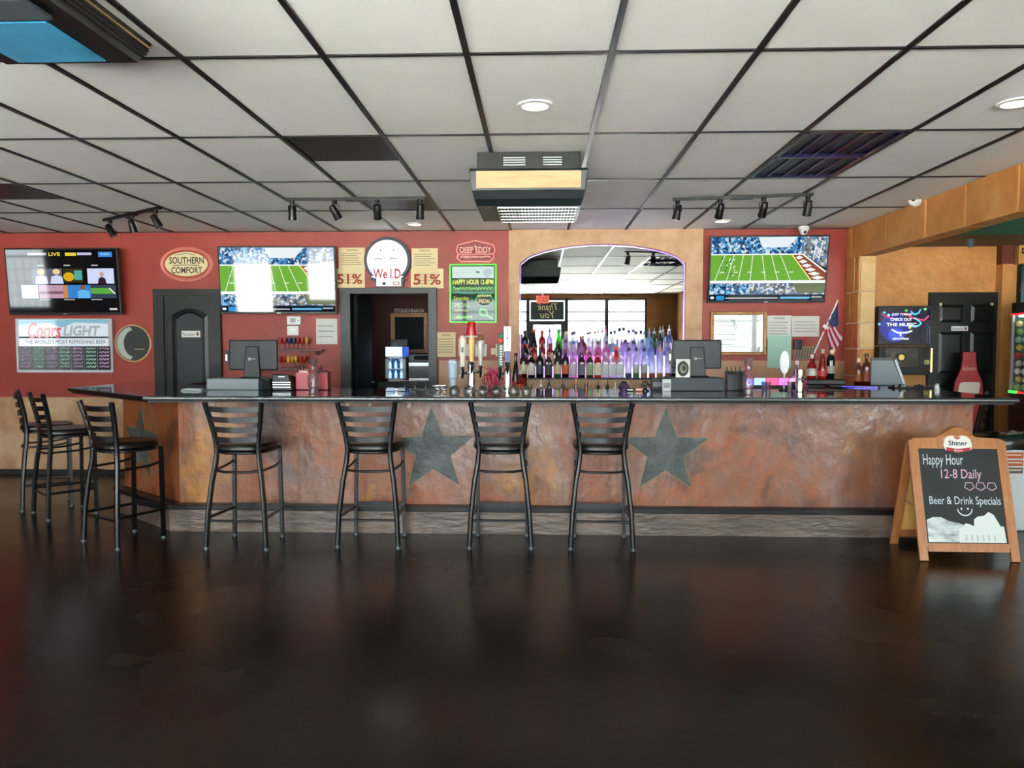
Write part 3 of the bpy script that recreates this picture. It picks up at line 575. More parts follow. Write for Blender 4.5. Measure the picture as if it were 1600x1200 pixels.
# neon plaque
o, hw, hh = wall_root('neon_plaque', 'red scalloped plaque with glowing pink outline above the green board', 'sign', 711, 376, 775, 410)
sc_ = [(713, 391), (716, 383), (724, 381), (733, 379), (743, 376), (753, 379), (762, 381), (770, 383), (774, 391), (771, 397), (772, 403), (765, 409), (743, 408.5), (721, 409), (714, 403), (716, 397)]
MB().prism(to_local(sc_, 711, 376, 775, 410, hw, hh), 'y', -.015, 0).build('backing', C('#8a2f2a', .4), o, False)
MB().tube([(x, -.02, z) for x, z in to_local(sc_, 711, 376, 775, 410, hw, hh)], .006, 8, up=(0, 1, 0), closed=True).build('neon_tube', E('#ff9a8c', 1.1), o)
a = Art((711, 376, 775, 410), -hw, hw, -hh, hh, -.016); a.text('DEEP EDDY', 719, 386, 768, 395.5, E('#ffb8a2', .85), 1, bold=.02); a.line([(716, 397.5), (771, 397.5)], 1, E('#ff9a8c', 1), 1)
a.squig(720, 400, 767, 403, E('#ffb8a2', .85), 1, 24, 1.3); a.line([(742, 384), (744, 387)], 2, E('#ffd8cc', .9), 2); a.build('lettering', o)
# green lit board
o, a = wall_panel('lit_menu_board', 'dark board with glowing green edge and handwritten specials', 'menu board', 704, 414, 775, 503.5, .03, M['black'], 'backing')
hw_, hh_ = a.l[1], a.l[3]; MB().tube([(-hw_, -.03, -hh_), (hw_, -.03, -hh_), (hw_, -.03, hh_), (-hw_, -.03, hh_)], .011, 8, up=(0, 1, 0), closed=True).build('neon_edge', E('#5cf04a', 1.5), o)
a.rect_(706, 416, 773, 501, em('lit_dark_board', '#2f5f42', .35), 1); a.rect_(707, 417, 772, 435, E('#cfe4dc', .85), 2); a.ell(762, 427, 7, 7, E('#b9cfcc', .8), 3); a.rect_(744, 424, 750, 427, C('#557070'), 3)
a.text('HAPPY HOUR 12-8PM', 708, 437, 771, 445, E('#e6f27a', .95), 3, bold=.02); a.squig(708, 449, 771, 453, E('#7fe05a', .9), 3, 26, 1.1); a.squig(709, 456, 770, 459, E('#48c8a0', .8), 3, 30, 1)
a.text('Saturday', 709, 463, 733, 471, E('#d8e85a', .9), 3, shear=.15); a.text('SPECIALS', 710, 474, 734, 480, E('#a8d85a', .85), 3); a.squig(710, 484, 732, 487, E('#c8d86a', .8), 3, 10, 1); a.squig(712, 494, 738, 498, E('#8fe06a', .9), 3, 14, 1.2)
a.ell(757, 469, 14, 10, E('#54d8a0', .5), 2, 14); a.ell(757, 469, 12.5, 8.6, C('#1f3a2c'), 3, 14); a.text('SPECIAL', 747, 468, 767, 474, E('#f0d27a', .9), 4); a.squig(746, 461, 768, 464, E('#e8e07a', .9), 4, 12, 1)
for q in ([(750, 486), (752, 483), (760, 485), (762, 491), (755, 494), (750, 490), (750, 486)], [(758, 492), (766, 496), (770, 499)]): a.line(q, 1.6, E('#5cf06a', 1.1), 3)
a.build('lit_print', o)
# small wall fittings
o, a = wall_panel('thermostat', 'white rounded thermostat under the football television left of the doorway', 'thermostat', 449, 494, 471.5, 508, .03, M['white'], 'case', bevel=.012); a.rect_(455, 497.5, 463, 504, C('#8f9a94', .3), 1); a.ell(467.5, 501, 1.4, 1.6, C('#9a9a94'), 1, 10); a.build('display', o)
o, a = wall_panel('switch_plate', 'square white switch plate directly under thermostat', 'switch', 449, 509, 467, 524, .012, M['white'], 'plate', bevel=.004); a.rect_(455, 514, 462, 519, C('#f4f4f0', .3), 1); a.build('toggle', o)
for l, t, r, b, lab, c_ in ((716.5, 538, 733, 556, 'white outlet plate behind the white tap handle', M['offwhite']), (742.5, 538, 761, 557, 'white outlet plate behind the ornate silver tap handle', M['offwhite']), (767, 544, 774.5, 554, 'small tan outlet cover left of green tap handle', M['paper']), (774.5, 538, 788, 557, 'pale outlet plate behind the green tap handle', M['offwhite'])):
    o, a = wall_panel('outlet_plate', lab, 'outlet', l, t, r, b, .01, c_, 'plate', bevel=.003)
    w_ = r-l; h_ = b-t; a.rect_(l+w_*.35, t+h_*.2, r-w_*.35, t+h_*.42, M['wpaper'], 1); a.rect_(l+w_*.35, t+h_*.58, r-w_*.35, t+h_*.8, M['wpaper'], 1); a.build('sockets', o)
# gold framed certificate
o, hw, hh = wall_root('framed_certificate', 'gold framed licence sheet with a pinned banknote right of mirror', 'picture', 1109, 487, 1197, 555)
f = .035; B(-hw, -hw+f, -.035, 0, -hh, hh, 'frame_stile', M['gold'], o, .006); B(hw-f, hw, -.035, 0, -hh, hh, 'frame_stile', M['gold'], o, .006); B(-hw+f, hw-f, -.033, 0, hh-f, hh, 'frame_rail', M['gold'], o, .006); B(-hw+f, hw-f, -.033, 0, -hh, -hh+f, 'frame_rail', M['gold'], o, .006)
a = Art((1114, 492, 1192, 550), -hw+f, hw-f, -hh+f, hh-f, -.008); a.rect_(1114, 492, 1192, 550, M['wpaper'], 0)
for y in (498, 503, 508, 522, 530, 538): a.rect_(1120, y, 1148, y+.8, M['ink'], 1)
a.poly([(1141, 499), (1146, 497), (1153, 513), (1148, 516)], C('#9aa08a'), 2); a.ell(1147, 506, 2, 3, C('#6f7a66'), 3, 10); a.build('certificate', o)
B(-hw+f, hw-f, -.014, -.012, -hh+f, hh-f, 'pane', pane_mat('picture_glass', refl=.035), o)
o, a = wall_panel('striped_card', 'small brown striped card on wall below the certificate sheet', 'card', 1240, 541, 1272, 562, .006, C('#8d7a66'), 'card')
for q in range(7): a.line([(1243+4.2*q, 560), (1246+4.2*q, 544)], 1.3, C('#4a3c32'), 1)
a.build('print', o)
o, a = wall_panel('card_reader_box', 'little black box on wall above the striped card', 'box', 1239, 531, 1251, 546, .04, M['black'], 'case', bevel=.004); a.rect_(1241, 533, 1249, 538, C('#2c3236', .2), 1); a.build('display', o)

# ------------------------------------------------------------------ arched mirror in plaster surround
l, r = AY(795, 450, YW).x, AY(1096, 450, YW).x; ml, mr_ = AY(812, 450, YW).x, AY(1070, 450, YW).x; zt = AY(941, 382, YW).z; zs = AY(941, 412, YW).z
YP = YW-.06
ms = thing('arched_mirror', 'large mirror under a flat arch in tan plaster surround', 'mirror', ((ml+mr_)/2, YW-.012, 1.27)); hm = (mr_-ml)/2
def archpts(k=0, n=20): return [(hm*(1-2*i/n)*(1-k), zs-1.27+(zt-zs)*(1-(1-2*i/n)**2)**.62) for i in range(n+1)]
ap = archpts(); y0 = -.048; z1 = CEIL-1.27
sl, sr = l-(ml+mr_)/2, r-(ml+mr_)/2
sb = MB(); n = len(ap)
for (x0, x1) in ((sl, -hm), (hm, sr)): sb.box(x0, x1, y0, .012, -.3, z1)
for p, q in zip(ap, ap[1:]): sb.hexa([(q[0], y0, q[1]), (p[0], y0, p[1]), (p[0], .012, p[1]), (q[0], .012, q[1])], [(q[0], y0, z1), (p[0], y0, z1), (p[0], .012, z1), (q[0], .012, z1)])
sb.build('plaster_surround', M['plaster'], ms, False)
MB().prism([(-hm-.02, -.3), (hm+.02, -.3), (hm+.02, zs-1.27)]+[(x*1.005, z+.01) for x, z in ap]+[(-hm-.02, zs-1.27)], 'y', 0.0, .006).build('mirror_glass', M['mirror'], ms, False)
led = [(hm-.008, -.0, -.1)]+[(x*.988, -.008, z-.012) for x, z in ap]+[(-hm+.008, 0, -.1)]
led = [(x, -.012, z) for x, _, z in led]
MB().tube(led, .004, 6, up=(0, 1, 0)).build('led_strip', em('purple_led', '#c8a0ff', 1.3), ms)

# ------------------------------------------------------------------ back bar counter and bottle steps
cx0 = AY(686, 600, 7.6).x
bb = thing('back_bar_counter', 'dark back bar counter below the mirror', 'counter', ((cx0+2.58)/2, 7.7, 0)); hb = (2.58-cx0)/2
B(-hb, hb, -.36, .42, 0, .91, 'body', M['black'], bb); B(-hb, hb, -.4, .42, .91, .95, 'worktop', M['top'], bb, .004)
sx0, sx1 = AY(823, 590, 7.45).x, AY(1052, 590, 7.45).x
def led_mat():
    m = mat('lit_acrylic_steps', '#d8c8e8', .3, emit='#c060ff', es=1.3); nt = m.node_tree; b = nt.nodes['Principled BSDF']; g = nt.nodes.new('ShaderNodeNewGeometry'); s = nt.nodes.new('ShaderNodeSeparateXYZ'); mr = nt.nodes.new('ShaderNodeMapRange')
    mr.inputs['From Min'].default_value = sx0; mr.inputs['From Max'].default_value = sx1; r = ramp(nt, [(0, '#b8808a'), (.2, '#c8a0ec'), (.42, '#f070c8'), (.62, '#e0c4fa'), (.85, '#d4dcff'), (1, '#d6d0ff')])
    L = nt.links.new; L(g.outputs['Position'], s.inputs[0]); L(s.outputs[0], mr.inputs[0]); L(mr.outputs[0], r.inputs[0]); L(r.outputs[0], b.inputs['Emission Color']); return m
LED = led_mat()
hs = (sx1-sx0)/2
for nm_, y0_, y1_, zt_, mr__, mt_ in (('lowest, tan fronted', 0, .20, .16, M['splash'], M['black']), ('middle, glowing', .20, .40, .27, LED, M['clear']), ('highest, glowing', .40, .60, .38, LED, M['clear'])):
    q_ = thing('bottle_step', 'step for liquor bottles in front of mirror, '+nm_, 'shelf', ((sx0+sx1)/2, 7.44+y0_, .95), group='bottle steps')
    B(-hs, hs, 0, y1_-y0_-.002, 0, zt_-.015, 'riser', mr__, q_); B(-hs, hs, -.008 if y0_ == 0 else 0, y1_-y0_-.002, zt_-.015, zt_, 'step_top', mt_, q_)
GL = {k: glass('glass_'+k, c) for k, c in dict(clear='#e8eef0', brown='#4a2410', amber='#b4581c', green='#2f7d34', lime='#5ad848', dark='#10100e', red='#b81f20', orange='#e0601a', purple='#dccdf6', pink='#f0a0d0', blue='#a4b6ee', cyan='#b4def4', copper='#b0582c').items()}  # purple is clear glass with the LED glow put into its tint
GL['dark'] = mat('dark_bottle_glass', '#0c0b0a', .08, spec=.8); GL['brown'] = mat('brown_bottle_glass', '#2a120a', .08, spec=.8); GL['red'] = mat('red_bottle_glass', '#8c1616', .1, spec=.8); GL['copper'] = mat('copper_bottle', '#9c4a24', .2, .7)
KIND = {  # profile r,z for 30 cm bottle; label band; section exponent
 'round': ([(.034, 0), (.037, .006), (.037, .175), (.033, .2), (.017, .225), (.0135, .24), (.0135, .285)], (.04, .14), 2, .285),
 'square': ([(.033, 0), (.0355, .005), (.0355, .16), (.032, .185), (.016, .205), (.014, .22), (.014, .255)], (.03, .145), 6, .255),
 'slim': ([(.029, 0), (.032, .006), (.032, .19), (.026, .215), (.014, .245), (.012, .26), (.012, .30)], (.05, .14), 2, .30),
 'flare': ([(.032, 0), (.034, .006), (.039, .17), (.034, .195), (.015, .225), (.013, .24), (.013, .275)], (.05, .12), 2, .275),
 'squat': ([(.034, 0), (.041, .01), (.042, .09), (.036, .14), (.018, .165), (.014, .18), (.014, .22)], (.03, .1), 2, .22),
 'cone': ([(.036, 0), (.039, .006), (.039, .10), (.030, .17), (.018, .23), (.014, .26), (.014, .30)], (.03, .09), 2, .30)}
BM = {}
GB = 'liquor bottles on the lit steps'
def bottle(loc, kind, gl, cap, lab, label, k=1.0, group=GB, pourer=False, base=None, name='liquor_bottle'):
    prof, (a, b), sq, zc = KIND[kind]; o = thing(name, label, 'bottle', loc, group=group); o.scale = (1, 1, 1)
    def part(nm, key, fn, m):
        kk = (nm, kind, round(k, 3), key, m.name)
        if kk not in BM: BM[kk] = fn().mesh(nm, m)
        link(nm, BM[kk], o)
    part('glass_body', 0, lambda: MB().lathe([(r_, z_*k) for r_, z_ in prof], 16 if sq > 2 else 14, sq=sq), GL[gl])
    rl = max(r_ for r_, z_ in prof)
    if lab: 
        lp = [(r_*1.02, z_*k) for r_, z_ in prof if a < z_ < b]
        def rad(z):
            for (r0, q0), (r1, q1) in zip(prof, prof[1:]):
                if q0 <= z <= q1: return r0+(r1-r0)*(z-q0)/(q1-q0)
            return rl
        part('label', lab, lambda: MB().lathe([(rad(a)*1.025, a*k), (rad((a+b)/2)*1.025, (a+b)/2*k), (rad(b)*1.025, b*k)], 16, sq=sq), C(lab))
    if base: part('liquid', base, lambda: MB().lathe([(.9*prof[1][0], .004), (.9*prof[1][0], .05*k)], 14, sq=sq), C(base, .2))
    rn = prof[-1][0]
    if pourer:
        part('pourer', cap, lambda: MB().lathe([(rn*1.05, zc*k-.012), (rn*1.05, zc*k+.006), (.005, zc*k+.012), (.004, zc*k+.05)], 10), C(cap, .3))
    else: part('cap', cap, lambda: MB().lathe([(rn*1.25, zc*k-.022), (rn*1.25, zc*k+.012), (rn*.9, zc*k+.014)], 12), C(cap, .4))
    return o
CN = {'clear': 'clear', 'brown': 'brown', 'amber': 'amber', 'green': 'green', 'lime': 'bright green', 'dark': 'dark', 'red': 'red', 'orange': 'orange', 'purple': 'lilac lit clear', 'pink': 'pink', 'blue': 'blue', 'cyan': 'pale blue', 'copper': 'copper'}
front = [(818, 'round', 'brown', '#1a1a1a', '#d8ceb0'), (830.5, 'square', 'dark', '#5a1a18', '#d4d2c2'), (843.5, 'round', 'dark', '#3a4a78', '#39445a'), (857, 'square', 'brown', '#b04030', '#2a2a20'), (871, 'round', 'green', '#161616', '#d4cda0'), (883.5, 'round', 'dark', '#8a2a20', '#d86a3a'), (895.5, 'square', 'clear', '#a06ac0', '#c2c6c8'), (908.5, 'square', 'dark', '#40285a', '#5a666a'), (921.5, 'square', 'green', '#5a3a6a', '#86a86c'), (934, 'square', 'amber', '#8a5a2a', '#d8d4b0'), (946, 'square', 'clear', '#c0a8d8', '#c8ccd4'), (957.5, 'square', 'clear', '#d8c8e8', '#ccd0d6'), (969, 'square', 'clear', '#c8b8d8', '#ccd0d6'),
         (982, 'slim', 'clear', '#20183a', None, '#2a3a9a'), (994, 'slim', 'clear', '#2a2a3a', '#b8c8c4', '#3a8a2a'), (1006.5, 'slim', 'clear', '#3a2050', '#a8b0bc', '#d0601a'), (1019, 'slim', 'clear', '#6a5a9a', None, '#c02a14'), (1031, 'slim', 'clear', '#e07a5a', None, '#d88a1a'), (1044, 'slim', 'clear', '#5a60b0', None, '#a01a18')]
mid = [(820, 'round', 'dark', '#3a4aa0', '#6a6ab0'), (834, 'square', 'red', '#1a1212', '#c85a40'), (847, 'round', 'red', '#c03028', '#d8c8c0'), (860, 'square', 'red', '#7a1a1a', '#c8b070'), (873, 'round', 'dark', '#2a6a2a', None), (884, 'slim', 'purple', '#4a2a50', None), (896, 'round', 'clear', '#3a50a0', None), (908, 'slim', 'purple', '#4a1a8a', '#6a3ab0'), (920, 'squat', 'pink', '#b08ad8', None), (934, 'round', 'pink', '#4a3a30', None), (947, 'round', 'pink', '#5a3a60', '#c8a0c0'), (963, 'squat', 'orange', '#e0502a', '#e8582c'), (977, 'slim', 'purple', '#2a1a40', None), (990, 'round', 'purple', '#3a3040', None), (1003, 'slim', 'purple', '#40408a', None), (1017, 'round', 'blue', '#30307a', None), (1031, 'round', 'purple', '#5a3a8a', None), (1044, 'slim', 'purple', '#4a4aa0', None)]
back = [(820, 'round', 'dark', '#2a2018', '#d05040'), (834, 'cone', 'dark', '#c83a2a', '#d8c8a8'), (847, 'round', 'red', '#a83a2a', '#d8d0c8'), (859, 'slim', 'purple', '#2a2a3a', '#d0b8e0'), (873.5, 'cone', 'lime', '#3aa83a', None), (885.5, 'flare', 'clear', '#c8b888', None), (897, 'flare', 'clear', '#2a3038', None), (910.5, 'squat', 'copper', '#b09070', None), (922, 'flare', 'clear', '#3a3a4a', None), (934, 'round', 'clear', '#a8704a', None), (946, 'slim', 'clear', '#c06070', None), (960, 'round', 'clear', '#5a6a80', '#8a98a8'), (974, 'cone', 'purple', '#1a1a2a', None), (989, 'cone', 'purple', '#6a5a7a', None), (1001, 'round', 'clear', '#1a1a20', None), (1014, 'flare', 'cyan', '#5a90c0', None), (1031, 'round', 'green', '#c8c8c8', None), (1045, 'round', 'blue', '#e8ecf4', '#d8dcf4')]
for nm, row, yy, zz, kk in (('front', front, 7.54, .95+.16, .95), ('middle', mid, 7.74, .95+.27, .86), ('rear', back, 7.94, .95+.38, .86)):
    for i, it in enumerate(row):
        px, kind, gl, cap, lab = it[:5]; base = it[5] if len(it) > 5 else None
        x = AY(px, 560, yy).x
        tall = ', coloured at the base' if base else (', labelled' if lab else '')
        bottle((x, yy, zz), kind, gl, cap, lab, f'{CN[gl]} {kind if kind != "cone" else "tapered"} bottle{tall}, {ORD[i]} from left in {nm} row before mirror', kk*(1.08 if px in (974, 1045) else 1), pourer=(px in (922, 934, 1014, 1031, 1045, 946, 860, 859) and nm == 'rear'), base=base)
# left dark bottles beside the steps on the counter
for px, kind, gl, cap, lab, txt in ((806, 'cone', 'dark', '#1a1a1a', '#c85a50', 'tall dark bottle standing left of the steps, behind flag'), (813, 'squat', 'red', '#e8e0d8', '#d85a20', 'squat orange bottle standing at the left foot of the steps')):
    y_ = 7.42 if kind == 'squat' else 7.7; bottle((AY(px, 590, y_).x, y_, .951), kind, gl, cap, lab, txt, 1.3 if kind == 'cone' else 1, group='bottles beside the steps')

# speed rail of bottles behind the bar
rl = thing('speed_rail', 'steel bottle rail hidden just behind the bar', 'rail', (AY(905, 600, 6.55).x, 6.55, 0))
MB().box(-.60, .60, -.06, .06, .72, .735).build('shelf_plate', M['silver'], rl, False)
for s in (-1, 1): B(s*.58-.015, s*.58+.015, -.03, .03, 0, .72, 'leg', M['silver'], rl)
for i, (px, yt, gl, cap) in enumerate(((831, 600, 'dark', '#1a1a1a'), (845.5, 594, 'dark', '#d8d0c0'), (858, 592, 'dark', '#1a1a1a'), (880, 593, 'brown', '#2a2a2a'), (900, 589, 'amber', '#c87a4a'), (916, 588, 'amber', '#b86a40'), (934.5, 595, 'dark', '#1a1a1a'), (949, 594, 'dark', '#1a1a1a'), (961.5, 597, 'dark', '#e8e4dc'))):
    zt_ = AY(px, yt, 6.55).z; bottle((AY(px, 600, 6.55).x, 6.55, .735), 'round', gl, cap, None, f'bottle neck with pourer over the bar edge, {ORD[i]} from left', (zt_-.735-.05)/.285, group='pourer bottles behind the bar', pourer=True, name='pourer_bottle')

# ------------------------------------------------------------------ ceiling fittings
def smoke_eater():
    f0 = AZ(826, 235, CEIL); o = thing('air_cleaner', 'black ceiling air cleaner with wood front panel and grille, centre of ceiling', 'air cleaner', (f0.x, f0.y, CEIL-.008)); D = .72
    bw = .325; hw_ = .372
    B(-bw, bw, .0, D-.06, -.115, 0, 'base', M['black'], o, .004)
    for x0, x1 in ((-.16, -.02), (.09, .21)):
        for q in range(4): B(x0, x1, -.008, 0, -.085+q*.015, -.079+q*.015, 'louvre', M['silver'], o)
    prof = [(-.05, -.115), (-.07, -.13), (-.06, -.25), (-.03, -.30), (.02, -.335), (D-.1, -.335), (D-.02, -.25), (D, -.115)]
    b = MB(); n = len(prof); tz = lambda z: hw_-.04*max(0, (-.2-z)/.135)
    vs = [(sx*tz(z), y, z) for sx in (-1, 1) for y, z in prof]
    b.add(vs, [tuple(range(n)), tuple(range(2*n-1, n-1, -1))]+[(i, n+i, n+(i+1) % n, (i+1) % n) for i in range(n)]).build('housing', M['dgrey'], o, False, .006)
    MB().add([(-hw_+.045, -.073, -.135), (hw_-.045, -.073, -.135), (hw_-.045, -.066, -.238), (-hw_+.045, -.066, -.238)], [(0, 1, 2, 3)]).build('wood_panel', M['woodx'], o, False)
    # grille on underside
    B(-.20, hw_-.06, .03, D-.12, -.339, -.336, 'grille_backing', M['blackm'], o)
    gb = MB()
    for q in range(6): gb.box(-.2, hw_-.06, .03+q*.112, .036+q*.112, -.348, -.339)
    for q in range(24): gb.box(-.2+q*.0218, -.197+q*.0218, .03, D-.12, -.346, -.339)
    gb.build('grille', M['silver'], o, False)
    B(-.30, -.22, .03, .15, -.338, -.335, 'control_plate', M['black'], o); a_ = MB(); a_.box(-.285, -.275, .05, .075, -.341, -.337).box(-.26, -.25, .05, .075, -.341, -.337); a_.build('switches', C('#b02820', .3), o, False)
smoke_eater()
# second unit, top left
o = thing('air_cleaner', 'black ceiling unit with blue filter panel, top left near camera', 'air cleaner', (-1.80, 3.08, CEIL-.008)); dz = -.142
def fq(x0, x1, y0, y1, z): return [(x0, y0, z), (x1, y0, z), (x1, y1, z), (x0, y1, z)]
MB().hexa(fq(-.25, .265, -1.3, -.19, dz), fq(-.25, .225, -1.3, 0, 0)).build('housing', M['black'], o, False)
for q in range(4): MB().tube([(.232+.008*q, -1.25, -.03-.024*q), (.232+.008*q, -.04-.03*q, -.03-.024*q)], .006, 6).build('side_louvre', M['blackm'] if q else C('#a58d55'), o)
B(-.18, .155, -.565, -.22, dz-.006, dz, 'filter', nmat('blue_filter_film', [(.3, '#2f86b4'), (.7, '#4aa8d4')], 4, 4, .35), o)
B(-.25, .2, -.74, -.6, dz-.012, dz, 'cross_rail', M['grey'], o); B(-.16, .05, -.72, -.64, dz-.018, dz-.012, 'wood_inlay', C('#a8803c'), o); B(-.18, .155, -1.12, -.78, dz-.006, dz, 'filter', MC['blue_filter_film'], o)
# track lights
def track(p0, p1, n, label, head_tilts):
    p0 = Vector((p0.x, p0.y, CEIL-.008)); p1 = Vector((p1.x, p1.y, CEIL-.008)); d = p1-p0; L_ = d.length; o = thing('track_light', label, 'track light', (p0+p1)/2, math.atan2(d.y, d.x), 'ceiling track lights')
    B(-L_/2, L_/2, -.018, .018, -.022, 0, 'track', M['black'], o); B(-.09, .09, -.025, .025, -.03, -.0, 'power_feed', M['black'], o)
    for i in range(n):
        x = -L_/2+.04+(L_-.08)*i/(n-1) if n > 3 else -L_/2+.12+(L_-.2)*i/(n-1); b = MB(); b.lathe([(.02, -.05), (.02, -.022)], 10, (x, 0, 0)); tl_ = head_tilts[i]
        for s in (-1, 1): b.tube([(x, 0, -.05), (x+s*.032, 0, -.062), (x+s*.032, 0, -.115)], .0035, 6)
        b.build('yoke', M['black'], o)
        mt = Matrix.Translation((x, 0, -.115)) @ Euler((R(tl_[0]), R(tl_[1]), 0)).to_matrix().to_4x4()
        h = MB().lathe([(.02, .055), (.027, .045), (.03, .0), (.034, -.06), (.034, -.065)], 14, mtx=mt).build('lamp_head', M['black'], o)
        MB().lathe([(.028, -.066), (.0, -.0665)], 14, mtx=mt).build('lens', M['silver'], h)
track(AZ(449, 308, CEIL), AZ(664, 306, CEIL), 4, 'black four-lamp track light left of the central air cleaner', [(10, 3), (25, -25), (30, 5), (20, 5)])
track(AZ(1051, 308, CEIL), AZ(1271, 300, CEIL), 4, 'black four-lamp track light right of the central air cleaner', [(5, 12), (30, 10), (30, 10), (20, 5)])
track(AZ(163, 341, CEIL), AZ(250, 321, CEIL), 3, 'black three-lamp track light set at an angle, far left', [(20, -25), (15, 0), (20, -20)])
# recessed can lights
for px, py, lab, on in ((836, 164, 'round recessed ceiling light in front of the central air cleaner', 1), (1588, 160, 'round recessed ceiling light at the right edge of picture', 1), (648, 350, 'small recessed ceiling light over the doorway wall', 1), (1128, 345, 'small recessed ceiling light near right television', 1)):
    p = AZ(px, py, CEIL); o = thing('recessed_light', lab, 'ceiling light', (p.x, p.y, CEIL), group='recessed ceiling lights')
    MB().lathe([(.092, .0), (.092, -.008), (.07, -.010), (.066, -.001)], 28).build('trim_ring', M['white'], o); MB().lathe([(.067, -.004), (.0, -.005)], 24).build('lamp_lens', em('warm_lamp', '#ffe9c0', 1.6), o)
# louvred troffer
o = thing('louvre_light', 'dark unlit louvred ceiling light panel right of the air cleaner', 'ceiling light', (1.825, 5.077, CEIL)); pm = mat('violet_louvre', '#2b2550', .25, .6)
B(-.293, .293, -.60, .60, .02, .03, 'recess_back', C('#26261c'), o); fm = MB()
for x in (-.285, .285): fm.box(x-.018, x+.018, -.6, .6, -.004, .025)
for y in (-.59, .0, .59): fm.box(-.29, .29, y-.016, y+.016, -.004, .025)
fm.build('frame', pm, o, False)
for q in (-.17, -.057, .057, .17): B(q-.005, q+.005, -.58, .58, -.002, .022, 'louvre_blade', pm, o)
# dome cameras
def dome(loc, label, rx=0, rz=0):
    o = thing('dome_camera', label, 'camera', loc, rz, 'white dome cameras', rx); MB().lathe([(.05, 0), (.055, -.012), (.055, -.03), (.045, -.04)], 20).build('base', M['white'], o)
    MB().lathe([(.044, -.035), (.042, -.055), (.03, -.078), (.012, -.088), (0, -.09)], 18).build('dome', M['white'], o); MB().ball((0, -.034, -.062), .016, .012, .016).build('lens', M['black'], o)
dome((AZ(1255, 353, CEIL).x, AZ(1255, 353, CEIL).y-.02, CEIL-.008), 'white dome camera on ceiling above the right television')
p = AX(1436, 313, XR-.015); dome((XR-.016, p.y, p.z), 'white dome camera on the stone beam', 0, R(0)); bpy.data.objects[sorted(x.name for x in bpy.data.objects if x.name.startswith('dome_camera'))[-1]].rotation_euler = (0, R(90), 0)

# ------------------------------------------------------------------ things on the bar top
def pos_terminal(l, t, r, b, dl_, dt_, dr_, db_, Y, label, dlabel, dm):
    x0, x1 = AY(dl_, db_, Y).x, AY(dr_, db_, Y).x; zt_ = AY(dl_, dt_, Y).z
    d = thing('cash_drawer', dlabel, 'cash drawer', ((x0+x1)/2, Y, BT)); h = (x1-x0)/2; B(-h, h, -.0, .24, 0, zt_-BT, 'case', dm, d, .006); B(-h+.01, h-.01, .24, .25, .01, zt_-BT-.012, 'drawer_front', M['black'], d)
    Ym = Y+.12; xm0, xm1 = AY(l, t, Ym).x, AY(r, t, Ym).x; z0, z1 = AY(l, b, Ym).z, AY(l, t, Ym).z; hw_ = (xm1-xm0)/2
    o = thing('monitor', label, 'monitor', ((xm0+xm1)/2, Ym, zt_), R(-3), 'register monitors'); zb = zt_
    B(-hw_, hw_, -.015, .02, z0-zb+.02, z1-zb, 'screen_back', M['dgrey'], o, .01); B(-hw_+.01, hw_-.01, .02, .024, z0-zb+.03, z1-zb-.01, 'screen', M['black'], o)
    MB().hexa([(-.09, -.08, 0), (.09, -.08, 0), (.09, .06, 0), (-.09, .06, 0)], [(-.08, -.07, .012), (.08, -.07, .012), (.08, .05, .012), (-.08, .05, .012)]).build('foot', M['dgrey'], o, False)
    MB().hexa([(-.068, -.045, .0), (.068, -.045, .0), (.068, -.0, .0), (-.068, -.0, .0)], [(-.052, -.03, z1-zb-.055), (.052, -.03, z1-zb-.055), (.052, -.01, z1-zb-.055), (-.052, -.01, z1-zb-.055)]).build('stand', mat('monitor_stand', '#161c1f', .4), o, False, .006)
    a = Art((0, 0, 100, 100), -.052, .052, (z1-zb)*.38, (z1-zb)*.62, -.0425); a.ell(36, 50, 10, 16, C('#d8dcdc'), 1, 14); a.ell(36, 50, 5, 8, C('#1a2022'), 2, 12); a.rect_(50, 44, 86, 54, C('#8f9a9c'), 1); a.build('logo', o)
    B(-hw_-.03, -hw_, -.01, .02, (z1-zb)*.35, (z1-zb)*.72, 'card_reader', M['black'], o); B(-hw_-.028, -hw_-.012, -.013, -.01, (z1-zb)*.45, (z1-zb)*.62, 'reader_plate', M['silver'], o)
    return o
pos_terminal(357, 531, 434, 582, 323, 591.5, 404, 610, 6.02, 'dark register monitor seen from behind, before the red wall', 'light grey cash drawer under the left monitor', mat('grey_drawer', '#7f898d', .4))
pos_terminal(1051, 531, 1127, 580, 1043, 590, 1131, 611, 6.02, 'dark register monitor seen from behind, right of the bottles', 'dark cash drawer under the right monitor', mat('dark_drawer', '#2c373c', .4))
def on_bar(px, Y=6.0): return (AY(px, 608, Y).x, Y, BT)
def hgt(py, Y=6.0, px=800): return AY(px, py, Y).z-BT
# photo card leaning on right monitor
zd = AY(1067, 590, 6.0).z; o = thing('photo_card', 'small photo card of a dark ring leaning on the right monitor', 'picture', (AY(1067, 590, 6.03).x, 6.03, zd))
B(-.056, .056, 0, .004, 0, .145, 'card', M['wpaper'], o); a = Art((0, 0, 100, 100), -.056, .056, 0, .145, -.0005); a.ell(50, 52, 40, 42, C('#1e2420'), 1); a.ell(52, 52, 24, 26, C('#7d7f6a'), 2); a.ell(56, 48, 13, 17, C('#23211c'), 3); a.build('photo', o)
